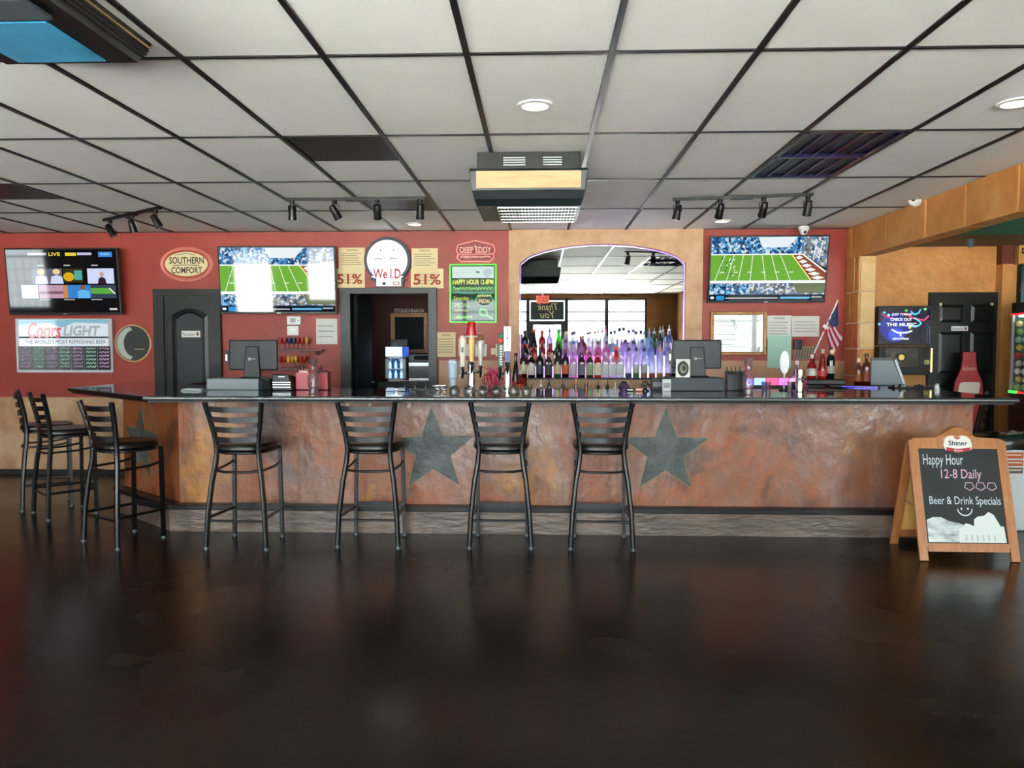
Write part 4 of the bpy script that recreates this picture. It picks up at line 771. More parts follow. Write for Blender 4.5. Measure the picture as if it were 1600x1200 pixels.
# printer, black box, caddies on the left
o = thing('receipt_printer', 'black receipt printer with silver slots right of the left monitor', 'printer', on_bar(450, 6.05)); h = .105
MB().hexa([(-.1, -.08, 0), (.06, -.08, 0), (.06, .1, 0), (-.1, .1, 0)], [(-.1, -.08, .13), (.03, -.08, .13), (.06, .1, .1), (-.1, .1, .13)]).build('case', M['black'], o, False, .006)
for z in (.024, .044, .062): B(-.098, .05, -.084, -.08, z, z+.007, 'slot_trim', M['silver'], o)
B(-.05, .0, -.083, -.08, .108, .114, 'badge', M['silver'], o)
o = thing('small_box', 'plain black box between left monitor and receipt printer', 'box', on_bar(419, 6.1)); B(-.025, .04, -.05, .05, 0, .09, 'case', M['blackm'], o, .006); MB().tube([(-.05, -.05, .085), (-.02, -.07, .1), (.03, -.06, .08), (.045, -.055, .01)], .004, 6).build('cable', M['black'], o)
def hurricane(px, Y, top, label, m, deco):
    o = thing('hurricane_glass', label, 'glass', on_bar(px, Y), group='tall decorated glasses'); H = hgt(top, Y, px)
    MB().lathe([(.034, 0), (.036, .012), (.034, .02), (.044, H*.12), (.046, H*.42), (.03, H*.62), (.024, H*.68), (.03, H*.82), (.04, H)], 18).build('bowl', m, o)
    rnd = random.Random(px); 
    for q in range(9):
        an = -math.pi/2+rnd.uniform(-1.1, 1.1); z = H*rnd.uniform(.2, .9); r_ = .045 if z < H*.45 else .031; MB().ball((math.cos(an)*r_, math.sin(an)*r_, z), .008, .004, .01, 8, 6).build('decal', C(deco), o)
    MB().lathe([(.037, 0), (.037, .014)], 16).build('foot', M['clear'], o)
mg = glass('pinkish_glass', '#f0dcea')
hurricane(490, 5.95, 561, 'tall decorated hurricane glass among red napkin caddies on the left', glass('frosty_glass', '#f0e6e6'), '#b02838')
hurricane(1169, 5.95, 560, 'tall frosted hurricane glass with red dots right of the right monitor', mg, '#c8405a')
for px, c_, lab, items in ((476, '#b8434f', 'red napkin caddy left of the hurricane glass', 1), (504, '#a8323e', 'red napkin caddy right of the hurricane glass', 1), (1149, '#0e0f10', 'black straw caddy right of the right monitor', 3)):
    o = thing('bar_caddy', lab, 'caddy', on_bar(px, 6.1), group='bar caddies'); w_ = .055 if items < 3 else .075; hh_ = .165 if items < 3 else .155
    b = MB(); b.box(-w_, w_, -.05, -.045, 0, hh_*.85).box(-w_, w_, .045, .05, 0, hh_).box(-w_, -w_+.005, -.045, .045, 0, hh_*.9).box(w_-.005, w_, -.045, .045, 0, hh_*.9).box(-w_, w_, -.05, .05, 0, .005); b.build('bin', C(c_, .35), o, False)
    for q in range(4 if items == 3 else 3):
        x = -w_*.7+q*w_*.4; MB().tube([(x, 0, .006), (x+(-.02+.004*q), -.01, hh_+.035)], .004, 6).build('straw', M['black'], o)
    if items < 3: B(-w_*.7, w_*.7, -.03, .03, .006, hh_*.95, 'napkins', C('#d8a8a8') if px < 490 else C('#2a1a1a'), o)
# little tray of paper at far left
o = thing('paper_tray', 'small white tray lying on the bar left of the grey drawer', 'tray', on_bar(303, 5.95)); B(-.085, .085, -.05, .05, 0, .012, 'tray', M['lgrey'], o, .004); B(-.07, .06, -.04, .04, .012, .016, 'paper', M['wpaper'], o)
# wall shelves with coloured cups
def stem_cup(px, py, Y, c_, label):
    z = AY(px, py, Y).z; o = thing('stem_cup', label, 'cup', (AY(px, py, Y).x, Y, z), group='coloured cups on the wall shelves')
    MB().lathe([(.016, 0), (.017, .004), (.005, .008), (.005, .05), (.009, .06)], 12).build('stem', M['clear'], o); MB().lathe([(.008, .056), (.018, .075), (.021, .1), (.021, .128), (.019, .128), (.017, .09)], 14).build('cup', C(c_, .3), o)
YS = YW-.06
for yb, r_, lab in ((546, 505, 'upper thin wooden wall shelf holding coloured stem cups'), (575, 501, 'lower thin wooden wall shelf holding coloured stem cups')):
    x0, x1 = AY(395, yb, YS).x, AY(r_, yb, YS).x; z = AY(450, yb, YS).z; o = thing('wall_shelf', lab, 'shelf', ((x0+x1)/2, YW, z), group='thin wall shelves'); h = (x1-x0)/2
    B(-h, h, -.12, 0, -.022, 0, 'board', nmat('red_brown_shelf', [(.3, '#5a2a1a'), (.7, '#74382a')], 8, 4, .4), o); MB().box(-h+.05, -h+.07, -.1, 0, -.06, -.022).box(h-.07, h-.05, -.1, 0, -.06, -.022).build('bracket', M['clear'], o, False)
RD, BL_, YE = '#a8241e', '#3a4a80', '#d8a23a'
for nm, yb, row in (('upper', 546, ((438, RD), (445, RD), (452.5, BL_), (459.5, BL_), (466, RD), (472.5, RD), (479.5, YE))), ('lower', 575, ((438, RD), (444.5, RD), (450.5, YE), (456.5, YE), (462.5, YE), (470, RD), (476.5, RD)))):
    for i, (px, c_) in enumerate(row): stem_cup(px, yb, YS, c_, '%s stem cup, %s from left on %s wall shelf' % ({RD: 'red', BL_: 'blue', YE: 'yellow'}[c_], ORD[i], nm))

# beer taps
YB = 6.08
def tap_tower(px, arms, label, top):
    o = thing('beer_tap_tower', label, 'beer tap', on_bar(px, YB), group='beer tap towers'); H = hgt(top, YB, px)
    MB().lathe([(.05, 0), (.05, .01), (.033, .016), (.031, .05), (.031, H), (.02, H+.012)], 20).build('column', M['chrome'], o)
    return o, H, AY(px, 600, YB).x
def handle_z(py): return hgt(py, YB-.06)
def tap(o, H, xc, px, pb, pt_, fn, mats):
    x = AY(px, pb, YB-.07).x-xc; z0 = handle_z(pb); z1 = handle_z(pt_)
    MB().tube([(x*.2 if abs(x) > .03 else 0, -.0, min(H-.02, z0-.05)), (x, -.05, min(H-.02, z0-.05)), (x, -.07, z0-.02)], .012, 10).build('shank', M['chrome'], o)
    MB().tube([(x, -.06, z0-.05), (x, -.10, z0-.09)], [.012, .008], 10).build('faucet', M['black'], o); MB().lathe([(.014, 0), (.016, .01), (.01, .022)], 12, (x, -.07, z0-.022)).build('collar', M['black'], o)
    fn(o, x, z0, z1)
def h_white(o, x, z0, z1): MB().lathe([(.016, z0), (.022, z0+.06), (.03, z0+.17), (.033, z1-.04), (.02, z1-.005), (.006, z1)], 16, (x, -.07, 0), sy=.6).build('handle', M['offwhite'], o); a = Art((0, 0, 100, 100), x-.015, x+.015, z0+.1, z0+.16, -.092); [a.rect_(20, 10+25*q, 80, 25+25*q, C('#30302c'), 1) for q in range(3)]; a.build('handle_print', o)
def h_cup(o, x, z0, z1): MB().lathe([(.016, z0), (.02, z0+.03), (.026, z0+.17), (.018, z0+.2)], 14, (x, -.07, 0)).build('handle', C('#dcc07a', .4), o); MB().lathe([(.047, z0+.2), (.049, z0+.206), (.03, z1), (.0, z1)], 18, (x, -.07, 0)).build('cup_topper', C('#c01f26', .25), o); MB().lathe([(.049, z0+.194), (.051, z0+.2), (.049, z0+.206)], 18, (x, -.07, 0)).build('cup_rim', M['white'], o)
def h_silver(o, x, z0, z1): MB().lathe([(.014, z0), (.022, z0+.1), (.032, z0+.14), (.032, z0+.19), (.02, z0+.2)], 14, (x, -.07, 0)).build('handle', C('#c8ccc8', .3), o); MB().lathe([(.033, z0+.15), (.034, z0+.16), (.033, z0+.17)], 14, (x, -.07, 0)).build('band', M['silver'], o); b = MB(); b.ball((x, -.07, z0+.215), .022, .015, .02); b.ball((x-.012, -.07, z0+.235), .01, .01, .014); b.ball((x+.014, -.07, z0+.235), .01, .01, .014); b.build('topper', M['gold'], o)
def h_green(o, x, z0, z1):
    B(x-.02, x+.02, -.08, -.06, z0, z0+.19, 'handle', C('#24523a', .35), o, .006); MB().ball((x+.005, -.07, z0+.215), .018, .012, .022).build('topper', C('#d85028', .35), o); MB().ball((x+.005, -.07, z0+.25), .02, .012, .022).build('topper', C('#3a8a68', .35), o)
    for q in range(8): B(x+.0, x+.018, -.083, -.08, z0+.02+.02*q, z0+.032+.02*q, 'stripe', M['white'], o)
def h_tall(o, x, z0, z1):
    zm = z0+(z1-z0)*.30; B(x-.021, x+.021, -.082, -.058, z0, zm, 'handle', C('#3c3c7a', .35), o); B(x-.03, x+.03, -.085, -.055, zm, z1, 'handle_plaque', C('#dcdcdc', .3), o, .004); a = Art((0, 0, 100, 100), x-.03, x+.03, zm, z1, -.0855)
    for q in range(6): a.rect_(42, 8+7*q, 60, 12+7*q, C('#8a9098'), 1)
    a.rect_(40, 47, 62, 50, C('#202020'), 1); a.rect_(44, 54, 58, 90, C('#b9bec4'), 1); a.build('handle_print', o)
o, H, xc = tap_tower(736.5, 3, 'chrome beer tap tower with red cup handle and two pale handles', 566)
tap(o, H, xc, 723, 573, 524, h_white, None); tap(o, H, xc, 737, 565, 503, h_cup, None); tap(o, H, xc, 751, 571, 519, h_silver, None)
o, H, xc = tap_tower(793, 2, 'chrome beer tap tower with tall white plaque handle and green handle', 568)
tap(o, H, xc, 781.5, 574, 521, h_green, None); tap(o, H, xc, 793, 566, 510, h_tall, None)
# tumbler, octopus ornament, glass bowls
o = thing('tumbler', 'pale blue insulated tumbler left of the beer taps', 'tumbler', on_bar(708, 6.15)); H = hgt(562, 6.15)
MB().lathe([(.026, 0), (.03, .004), (.033, H*.36), (.042, H*.4), (.045, H*.86), (.041, H*.88)], 20).build('body', C('#aebfce', .3), o); MB().lathe([(.042, H*.88), (.042, H*.94), (.03, H)], 20).build('lid', C('#c8d4dc', .3), o); MB().tube([(.044, 0, H*.82), (.068, 0, H*.8), (.07, 0, H*.5), (.044, 0, H*.45)], .007, 8).build('handle', C('#c8d4dc', .3), o)
o = thing('tentacle_ornament', 'pink red tentacled ornament standing between the beer taps', 'ornament', on_bar(769, 6.12)); pk = C('#a8384e', .35); H = hgt(573, 6.12)
MB().lathe([(.03, 0), (.036, .02), (.028, .05), (.045, .08), (.055, .11), (.045, H-.05), (.02, H-.03)], 18, sy=.8).build('body', pk, o)
for q in range(7):
    an = q*2*math.pi/7; c_, s_2 = math.cos(an), math.sin(an); MB().tube([(c_*.03, s_2*.03, .1), (c_*.06, s_2*.05, .12), (c_*.082, s_2*.055, .09), (c_*.075, s_2*.055, .05), (c_*.055, s_2*.05, .045), (c_*.05, s_2*.055, .065)], [.014, .013, .012, .010, .008, .005], 8).build('tentacle', pk, o)
for q in range(5): MB().tube([(-.01+.012*q, 0, H-.06), (-.03+.02*q, -.01, H-.02), (-.07+.035*q, -.01, H-.004+.006*(q % 2))], [.01, .008, .004], 8).build('crest', C('#b84a66', .35), o)
for i, (px, r_) in enumerate(((710, .042), (733, .043), (754, .042), (776, .045), (803, .043), (823, .038))):
    o = thing('glass_bowl', 'upturned glass bowl on bar before the taps, %s from left' % ORD[i], 'bowl', on_bar(px, 5.86), group='glass bowls along the bar'); MB().lathe([(r_, 0), (r_*1.02, .012), (r_*.93, .026), (r_*.6, .043), (r_*.3, .047), (r_*.3, .051)], 18).build('bowl', glass('smoky_glass', '#d0d2ce', .2), o); MB().lathe([(r_*1.03, 0), (r_*1.04, .005)], 18).build('rim', M['clear'], o)
for i, px in enumerate((633, 648.5, 665)):
    o = thing('martini_glass', 'stemmed martini glass before the dark doorway, %s from left' % ORD[i], 'glass', on_bar(px, 6.12), group='martini glasses on the bar'); H = hgt(598, 6.12)
    H = .075; MB().lathe([(.03, 0), (.028, .004), (.004, .008), (.004, H*.5), (.01, H*.55), (.042, H), (.040, H), (.006, H*.57)], 16).build('glass_body', M['clear'], o); MB().lathe([(.042, H-.003), (.043, H), (.041, H+.001)], 16).build('rim', M['silver'], o)
o = thing('sunglasses', 'folded dark glasses lying on the bar before the small fridge', 'glasses', on_bar(619, 5.9)); B(-.075, -.01, -.01, .01, 0, .03, 'lens', C('#6f90b4', .1), o, .004); B(.01, .075, -.01, .01, 0, .03, 'lens', C('#2a3a54', .1), o, .004); B(-.01, .01, -.006, .006, .015, .022, 'bridge', M['silver'], o)
for px, lab in ((683, 'crumpled clear wrap on the bar right of doorway'), (692, 'little coil of silver foil on the bar near tumbler')):
    o = thing('foil_coil', lab, 'foil', on_bar(px, 6.0)); MB().tube([(math.cos(t*.9)*.03*(1+.2*math.sin(t*3)), math.sin(t*.9)*.025, .006+.003*t) for t in range(14)], .005, 6).build('coil', M['silver'], o)
# purple bowl, black clip tool, boxes near right register
o = thing('candy_jar', 'squat lilac glass jar on the bar below the bottles', 'jar', on_bar(975, 6.05)); MB().lathe([(.03, 0), (.045, .012), (.048, .035), (.03, .06), (.02, .066)], 18).build('bowl', glass('lilac_glass', '#b89cd8'), o); MB().lathe([(.02, .066), (.024, .069), (.012, .076)], 16).build('lid', M['black'], o)
o = thing('bar_tool', 'black angled bottle opener tool left of dark drawer', 'tool', on_bar(1008, 6.0)); MB().tube([(-.03, 0, .03), (-.01, 0, .075), (.01, 0, .07), (.03, 0, .045), (.055, 0, .05)], [.008, .011, .012, .01, .008], 8).build('lever', M['black'], o); MB().lathe([(.03, 0), (.03, .01), (.012, .02), (.012, .05)], 14).build('base', M['black'], o)
for px, w_, h_, c_, lab in ((998, .03, .03, '#b8643c', 'tiny orange box beside the bottle opener tool'), (984, .028, .025, '#1e3a30', 'tiny dark green box right of the lilac jar'), (1028, .055, .095, '#2c3438', 'dark grey box standing left of the white carton'), (1041, .033, .098, '#ccd0d0', 'upright white carton left of the dark cash drawer')):
    o = thing('small_box', lab, 'box', on_bar(px, 5.98 if w_ < .05 else 6.14), group='small boxes by the right register'); B(-w_, w_, -.025, .025, 0, h_, 'case', C(c_), o, .003); B(-w_*.8, w_*.8, -.026, -.025, h_*.3, h_*.7, 'print', C('#8a9090') if w_ > .03 else C('#d8d0c0'), o)
# items right of the register
o = thing('paddle_sign', 'white oval paddle on a stick right of the pink lit glasses', 'paddle', on_bar(1225, 6.15)); z0 = hgt(584, 6.15); z1 = hgt(548, 6.15)
MB().lathe([(1, -.004), (1, .004)], 24, mtx=Matrix(((.037, 0, 0, 0), (0, 0, -1, 0), (0, (z1-z0)/2, 0, (z0+z1)/2), (0, 0, 0, 1)))).build('blade', C('#eef0f4', .4), o); MB().tube([(0, 0, .012), (0, 0, z0+.01)], .007, 8).build('stick', M['white'], o); MB().lathe([(.04, 0), (.038, .012), (.01, .016)], 16).build('foot', M['black'], o)
o = thing('cocktail_shaker', 'stainless steel cocktail shaker standing on the bar', 'shaker', on_bar(1249.5, 5.95)); H = hgt(577, 5.95); MB().lathe([(.026, 0), (.031, .004), (.035, H*.55), (.031, H*.6), (.033, H)], 20).build('tin', M['chrome'], o); MB().lathe([(.036, H*.55), (.0365, H*.57), (.033, H*.6)], 20).build('band', M['silver'], o)
for i, (px, c_) in enumerate(((1194, '#c8d4f0'), (1200, '#e0c8d8'), (1234, '#e8e0e8'), (1241, '#5a50b0'))):
    o = thing('shot_glass', 'slim lit shot glass right of the hurricane glass, %s from left' % ORD[i], 'glass', on_bar(px, 6.05), group='shot glasses'); MB().lathe([(.016, 0), (.017, .006), (.021, .075), (.019, .075), (.015, .012)], 14).build('glass_body', glass('shot_'+c_, c_), o); MB().lathe([(.017, .0), (.018, .012)], 14).build('base', M['clear'], o)
# pink/blue led bar along the back bar right section
o = thing('led_light_bar', 'glowing pink and blue light bar behind glasses on right', 'light', (AY(1205, 590, 7.35).x, 7.35, .951)); m_ = LED
for q, (c_, x0, x1) in enumerate((('#6a8cff', -.26, -.06), ('#ff3a5a', -.04, .06), ('#ff50d0', .08, .16), ('#ff6a8a', .18, .27))): B(x0, x1, -.02, .02, .10, .165, 'lit_segment', em('led_segment_'+c_[1:], c_, 3.5), o)
B(-.28, .28, -.03, .03, 0, .10, 'base', M['black'], o)
# black tray ledge with bottles beside the flag
YT2 = 7.0; zt2 = AY(1285, 592, YT2).z; x0, x1 = AY(1255, 592, YT2).x, AY(1314, 592, YT2).x
o = thing('bottle_ledge', 'black raised bottle ledge at the right end of back bar', 'shelf', ((x0+x1)/2, YT2, 0)); h = (x1-x0)/2; B(-h, h, -.12, .12, zt2-.05, zt2, 'tray', M['black'], o, .01); B(-h+.02, -h+.17, -.06, .06, 0, zt2-.05, 'pedestal', M['black'], o)
for px, kind, gl, cap, lab, txt, k in ((1268, 'squat', 'red', '#e8d8d0', '#d8cfc4', 'red squat bottle with white label on the black ledge', .95), (1284.5, 'cone', 'red', '#c8a08a', '#c83a3a', 'tall red bottle with thin neck on the black ledge', .86), (1297.5, 'flare', 'dark', '#2a1818', '#a8a094', 'dark bottle with grey label on black ledge below flag', 1.0)):
    bottle((AY(px, 590, YT2).x, YT2, zt2), kind, gl, cap, lab, txt, k, group='bottles on the black ledge')
MB().ball((0, -.03, .245), .022, .012, .026).build('face_medallion', C('#d8c0a0'), [x for x in bpy.data.objects if x.get('label', '').startswith('dark bottle with grey')][0])
bottle((AY(1245, 590, 7.5).x, 7.5, .951), 'square', 'purple', '#e8d8f0', '#c0b4d8', 'square lilac bottle behind the white paddle', 1.25, group='bottles on the black ledge')
# flag
o = thing('stick_flag', 'small red, white and blue striped flag on a slanted white stick', 'flag', (AY(1268, 560, 7.62).x, 7.62, 0)); YFL = 7.62
def fl(px, py): v = AY(px, py, YFL); return (v.x-o.location.x, 0, v.z)
MB().tube([fl(1272, 552), fl(1308, 472)], .007, 8).build('stick', M['white'], o); MB().ball(fl(1308.5, 470), .012, .012, .016).build('finial', C('#d8c070', .3), o)
MB().lathe([(.05, .95), (.05, .96), (.012, .99), (.01, 1.33)], 14, (fl(1272, 552)[0], 0, 0)).build('holder', M['black'], o)
def cloth(name, quad, m, wav=0.012):
    n = 8; b = MB(); (p0, p1, p2, p3) = [Vector(q) for q in quad]; vs = []
    for i in range(n+1):
        for j in range(5):
            u, v = i/n, j/4; p = p0.lerp(p1, v).lerp(p3.lerp(p2, v), u); vs.append((p.x, -.012+wav*math.sin(v*7+u*2), p.z))
    b.add(vs, [(i*5+j, i*5+j+1, i*5+j+6, i*5+j+5) for i in range(n) for j in range(4)]).build(name, m, o, fix=False)
nst = 6
cloth('canton', (fl(1293, 502), fl(1309, 474), fl(1310, 508), fl(1300, 512)), C('#2a3560', .7))
for q in range(nst):
    u0, u1 = q/nst, (q+1)/nst
    A0, A1 = Vector(fl(1288, 516)).lerp(Vector(fl(1303, 510)), u0), Vector(fl(1288, 516)).lerp(Vector(fl(1303, 510)), u1); E0, E1 = Vector(fl(1300, 556)).lerp(Vector(fl(1316, 528)), u0), Vector(fl(1300, 556)).lerp(Vector(fl(1316, 528)), u1)
    cloth('stripe', (A0, A1, E1, E0), C('#b02c42', .7) if q % 2 == 0 else C('#e0d0d8', .7))
for q in range(2): cloth('stripe', (fl(1287, 512-6*q), fl(1296, 518-6*q), fl(1294, 523-6*q), fl(1285, 517-6*q)), C('#b02c42', .7) if q == 0 else C('#e0d0d8', .7))
# whiskey bottles and grey terminal on right return
for px, kind, gl, cap, lab, txt, k in ((1353, 'round', 'amber', '#3a2a1a', '#7a3818', 'amber whiskey bottle with cream shoulder on bar by cream stone', .97), (1340.5, 'slim', 'amber', '#d8c8a0', '#8a4a20', 'slim amber bottle with pale top left of whiskey bottle', .78)):
    bottle((AY(px, 600, 6.9).x, 6.9, BT), kind, gl, cap, lab, txt, k, group='bottles on the bar return')
o = thing('order_terminal', 'grey slanted order terminal seen from behind on bar return', 'terminal', (AY(1384, 600, 6.95).x, 6.95, BT), R(-18)); H = AY(1384, 562, 6.95).z-BT
MB().prism([(-.13, 0), (.14, 0), (.06, H), (-.13, H)], 'y', -.02, .02).build('back_shell', C('#6f7c84', .4), o, False, .008)
MB().add([], []); MB().hexa([(.14, -.028, 0), (.165, -.028, 0), (.165, .028, 0), (.14, .028, 0)], [(.06, -.028, H), (.08, -.028, H), (.08, .028, H), (.06, .028, H)]).build('edge', M['lgrey'], o, False); B(-.13, .06, -.02, .05, H, H+.018, 'top_cap', M['black'], o)
o = thing('bar_mat', 'cluttered black bar mat with clear trinkets on the bar return', 'mat', (AY(1430, 602, 6.5).x, 6.5, BT), R(2)); B(-.2, .2, -.06, .06, 0, .012, 'mat', M['black'], o, .003)
rnd = random.Random(5)
for q in range(14): x, y = rnd.uniform(-.18, .18), rnd.uniform(-.045, .045); MB().ball((x, y, .02), rnd.uniform(.008, .02), .01, rnd.uniform(.006, .014), 8, 6).build('trinket', M['silver'] if q % 3 else M['dgrey'], o)
o = thing('salt_shaker', 'small white shaker at the right end of bar mat', 'shaker', (AY(1464, 604, 6.3).x, 6.3, BT)); MB().lathe([(.018, 0), (.02, .004), (.018, .03), (.016, .036)], 14).build('jar', M['white'], o); MB().lathe([(.017, .036), (.015, .048), (.004, .052)], 14).build('cap', M['lgrey'], o)
o = thing('bar_shelf_strip', 'dark strip lit violet lying from ledge to terminal on the bar', 'strip', (AY(1335, 602, 6.6).x, 6.6, BT), R(-25)); B(-.2, .2, -.02, .02, 0, .016, 'body', M['black'], o, .004); B(-.1, .18, -.023, -.02, .004, .010, 'led_line', em('violet_led', '#5a4aff', 2), o)

# ------------------------------------------------------------------ store room things seen through the doorway
xs0 = AY(595, 600, 9.3).x; xs1 = dr+1.15
o = thing('storeroom_counter', 'dark counter in the store room behind the doorway', 'counter', ((xs0+xs1)/2, 9.4, 0)); h = (xs1-xs0)/2; zc_ = AY(620, 596, 9.15).z; B(-h, h, -.3, .3, 0, zc_-.04, 'body', M['black'], o); B(-h, h, -.32, .3, zc_-.04, zc_, 'worktop', M['black'], o)
YFz = 9.2; x0, x1 = AY(603, 590, YFz).x, AY(634.5, 590, YFz).x; zt_ = AY(618, 542, YFz).z; zm = AY(618, 557, YFz).z; h = (x1-x0)/2
o = thing('mini_fridge', 'small lit glass-door counter fridge with blue header in the doorway', 'fridge', ((x0+x1)/2, YFz, zc_)); B(-h, h, 0, .25, 0, zm-zc_-.01, 'cabinet', C('#b0b8bc', .4), o, .004)
B(-h+.0, h-.045, -.01, .2, zm-zc_, zt_-zc_, 'header', em('fridge_header', '#cfe8fa', 1.4), o); B(h-.045, h, -.01, .2, zm-zc_, zt_-zc_, 'header_end', em('fridge_header_blue', '#3a6ad8', .8), o)
hz = zm-zc_; d = MB(); d.box(-h, -h+.035, -.02, 0, 0, hz-.012).box(h-.035, h, -.02, 0, 0, hz-.012).box(-h, h, -.02, 0, 0, .035).box(-h, h, -.02, 0, hz-.03, hz-.012); dd = d.build('door_frame', C('#e4e8ea', .4), o, False)
B(-h+.035, h-.035, -.004, 0, .035, hz-.03, 'lit_interior', em('fridge_blue', '#2a5a90', .6), o); li_ = bpy.data.objects['lit_interior']
for q in range(6): x = -h+.055+(q % 3)*(2*h-.11)/2; z = .04+(q//3)*(hz-.07)/2; MB().lathe([(.018, 0), (.018, .06), (.008, .085), (.008, .095)], 10, (x, -.012, z), sy=.4).build('bottle_shape', em('fridge_bottle', '#b8dcf4', 1.0), li_)
MB().box(-h, h, -.012, -.004, hz/2-.004, hz/2+.004).build('wire_shelf', M['silver'], li_, False)
o = thing('carton', 'dark grey carton on top of the mini fridge', 'box', ((x0+x1)/2+.05, YFz+.12, zt_)); B(-.12, .09, -.08, .08, 0, AY(618, 530, YFz).z-zt_, 'case', C('#2f3434'), o, .003); B(-.1, -.04, -.081, -.08, .02, .05, 'print', C('#4a5050'), o)
x0, x1 = AY(638, 590, YFz).x, AY(674, 590, YFz).x; h = (x1-x0)/2; z1 = AY(650, 566, YFz).z-zc_
o = thing('toaster_oven', 'steel toaster oven beside the mini fridge', 'oven', ((x0+x1)/2, YFz, zc_)); B(-h, h, 0, .25, 0, z1, 'case', C('#20282a', .4), o, .006); B(-h+.01, h-.01, -.006, 0, z1*.22, z1*.78, 'window', C('#5a6264', .15), o); B(-h+.01, h-.01, -.012, 0, z1*.80, z1*.98, 'handle_bar', M['silver'], o); B(-h+.01, h-.01, -.012, 0, 0.005, z1*.16, 'handle_bar', M['silver'], o)
o = thing('equipment_box', 'dark box on top of the steel toaster oven', 'box', ((x0+x1)/2, YFz+.1, zc_+z1)); B(-h, h, -.08, .1, 0, .1, 'case', C('#3a4244', .4), o, .005); B(-h*.5, h*.8, -.084, -.08, .03, .08, 'slot', M['blackm'], o)
o, hw, hh = wall_root('framed_board', 'black board in a wooden frame in the store room', 'picture', 611, 489, 669, 552, 10.0); f = .055
for x0, x1, z0, z1 in ((-hw, -hw+f, -hh, hh), (hw-f, hw, -hh, hh), (-hw+f, hw-f, hh-f, hh), (-hw+f, hw-f, -hh, -hh+f)): B(x0, x1, -.03, 0, z0, z1, 'frame_strip', M['wood'], o, .004)
B(-hw+f, hw-f, -.012, 0, -hh+f, hh-f, 'board', C('#060807', .8), o)
o, hw, hh = wall_root('wall_lettering', 'pale letters on store room wall over the framed board', 'lettering', 616, 482, 663, 488.5, 10.0); a = Art((616, 482, 663, 488.5), -hw, hw, -hh, hh, -.004); a.text('STOLICHNAYA', 616, 482, 663, 488.5, C('#a89c94', .4), 1, bold=.03); a.build('letters', o)
B(-hw, hw, -.003, 0, -hh*.15, hh*.15, 'mount_rail', M['red'], o)

# ------------------------------------------------------------------ side room things
YJ = YO
o, hw, hh = wall_root('jukebox', 'wall jukebox with blue glowing touch screen and coin unit below', 'jukebox', 1366, 479, 1449, 585, YJ); rc = (1366, 479, 1449, 585); a = Art(rc, -hw, hw, -hh, hh, -.101)
zsp = a.pt(1400, 540, 0)[2]; B(-hw, hw, -.1, 0, zsp, hh, 'screen_case', M['dgrey'], o, .006); B(-hw, hw, -.14, 0, -hh, zsp-.01, 'coin_case', M['dgrey'], o, .008)
scm = crowd('jukebox_glow', ['#101848', '#152060', '#1a2a80', '#182058', '#0e1440'], 6, .9)
a.rect_(1366, 482, 1446, 537, E('#12183c', .5), 1); a.ell(1390, 512, 22, 22, E('#1d2f9a', .8), 2); a.ell(1393, 523, 12, 10, E('#2a50e8', .9), 3)
for pts, c_ in (([(1415, 487), (1420, 492), (1427, 490), (1430, 484)], '#5ac8f0'), ([(1420, 497), (1428, 502), (1432, 506), (1424, 511), (1410, 509)], '#6ad0f8'), ([(1405, 490), (1420, 498), (1436, 501), (1443, 494)], '#d84a6a'), ([(1370, 492), (1382, 497), (1392, 499)], '#b04a8a'), ([(1386, 515), (1395, 520), (1410, 520), (1418, 517)], '#e8f4ff'), ([(1400, 520), (1400, 526)], '#e8f4ff')): a.line(pts, 2.4, E(c_, 1), 4)
for x, y, c_ in ((1374, 489, '#7ae0d8'), (1366.8, 507, '#5ac8f0'), (1381, 493, '#a8f0e8'), (1408, 486, '#5ad86a'), (1437, 484, '#8af08a'), (1414, 512, '#d8e05a')): a.ell(x, y, 2.4, 2, E(c_, 1), 4, 10)
for st, l, t, r, b in (('JUST TOUCH', 1386, 490, 1416, 494.5), ('CHECK OUT', 1384, 497.5, 1417, 502), ('THE MUSIC', 1378, 505, 1424, 510), ('singles', 1388, 527, 1413, 532)): a.text(st, l, t, r, b, E('#f4f6ff', 1.2), 6, bold=.02)
a.build('screen', o)
a = Art(rc, -hw, hw, -hh, hh, -.141); a.rect_(1374, 543, 1428, 575, C('#0c0e0e', .2), 1); a.rect_(1376, 545, 1426, 573, em('coin_print', '#4a4844', .3), 2)
for q in range(12): x = 1377+rnd.random()*42; y = 546+rnd.random()*20; a.rect_(x, y, x+6, y+6, E(rnd.choice(['#5a5a58', '#3a4a48', '#6a5040', '#707474']), .4), 3)
a.ell(1400, 558, 6.5, 6.5, C('#1a1a18'), 4); a.ell(1400, 558, 4.6, 4.6, E('#d8c060', .8), 5); a.rect_(1433, 541, 1444, 583, C('#060606', .2), 3); a.rect_(1435, 562, 1443, 569, C('#b0b060'), 4); a.build('coin_front', o)
xr = a.pt(1446, 560, 0)[0]; B(xr-.008, xr+.008, -.15, -.14, -hh+.03, zsp-.03, 'light_bar', em('jukebox_bar', '#ffe8a0', 1.2), o)
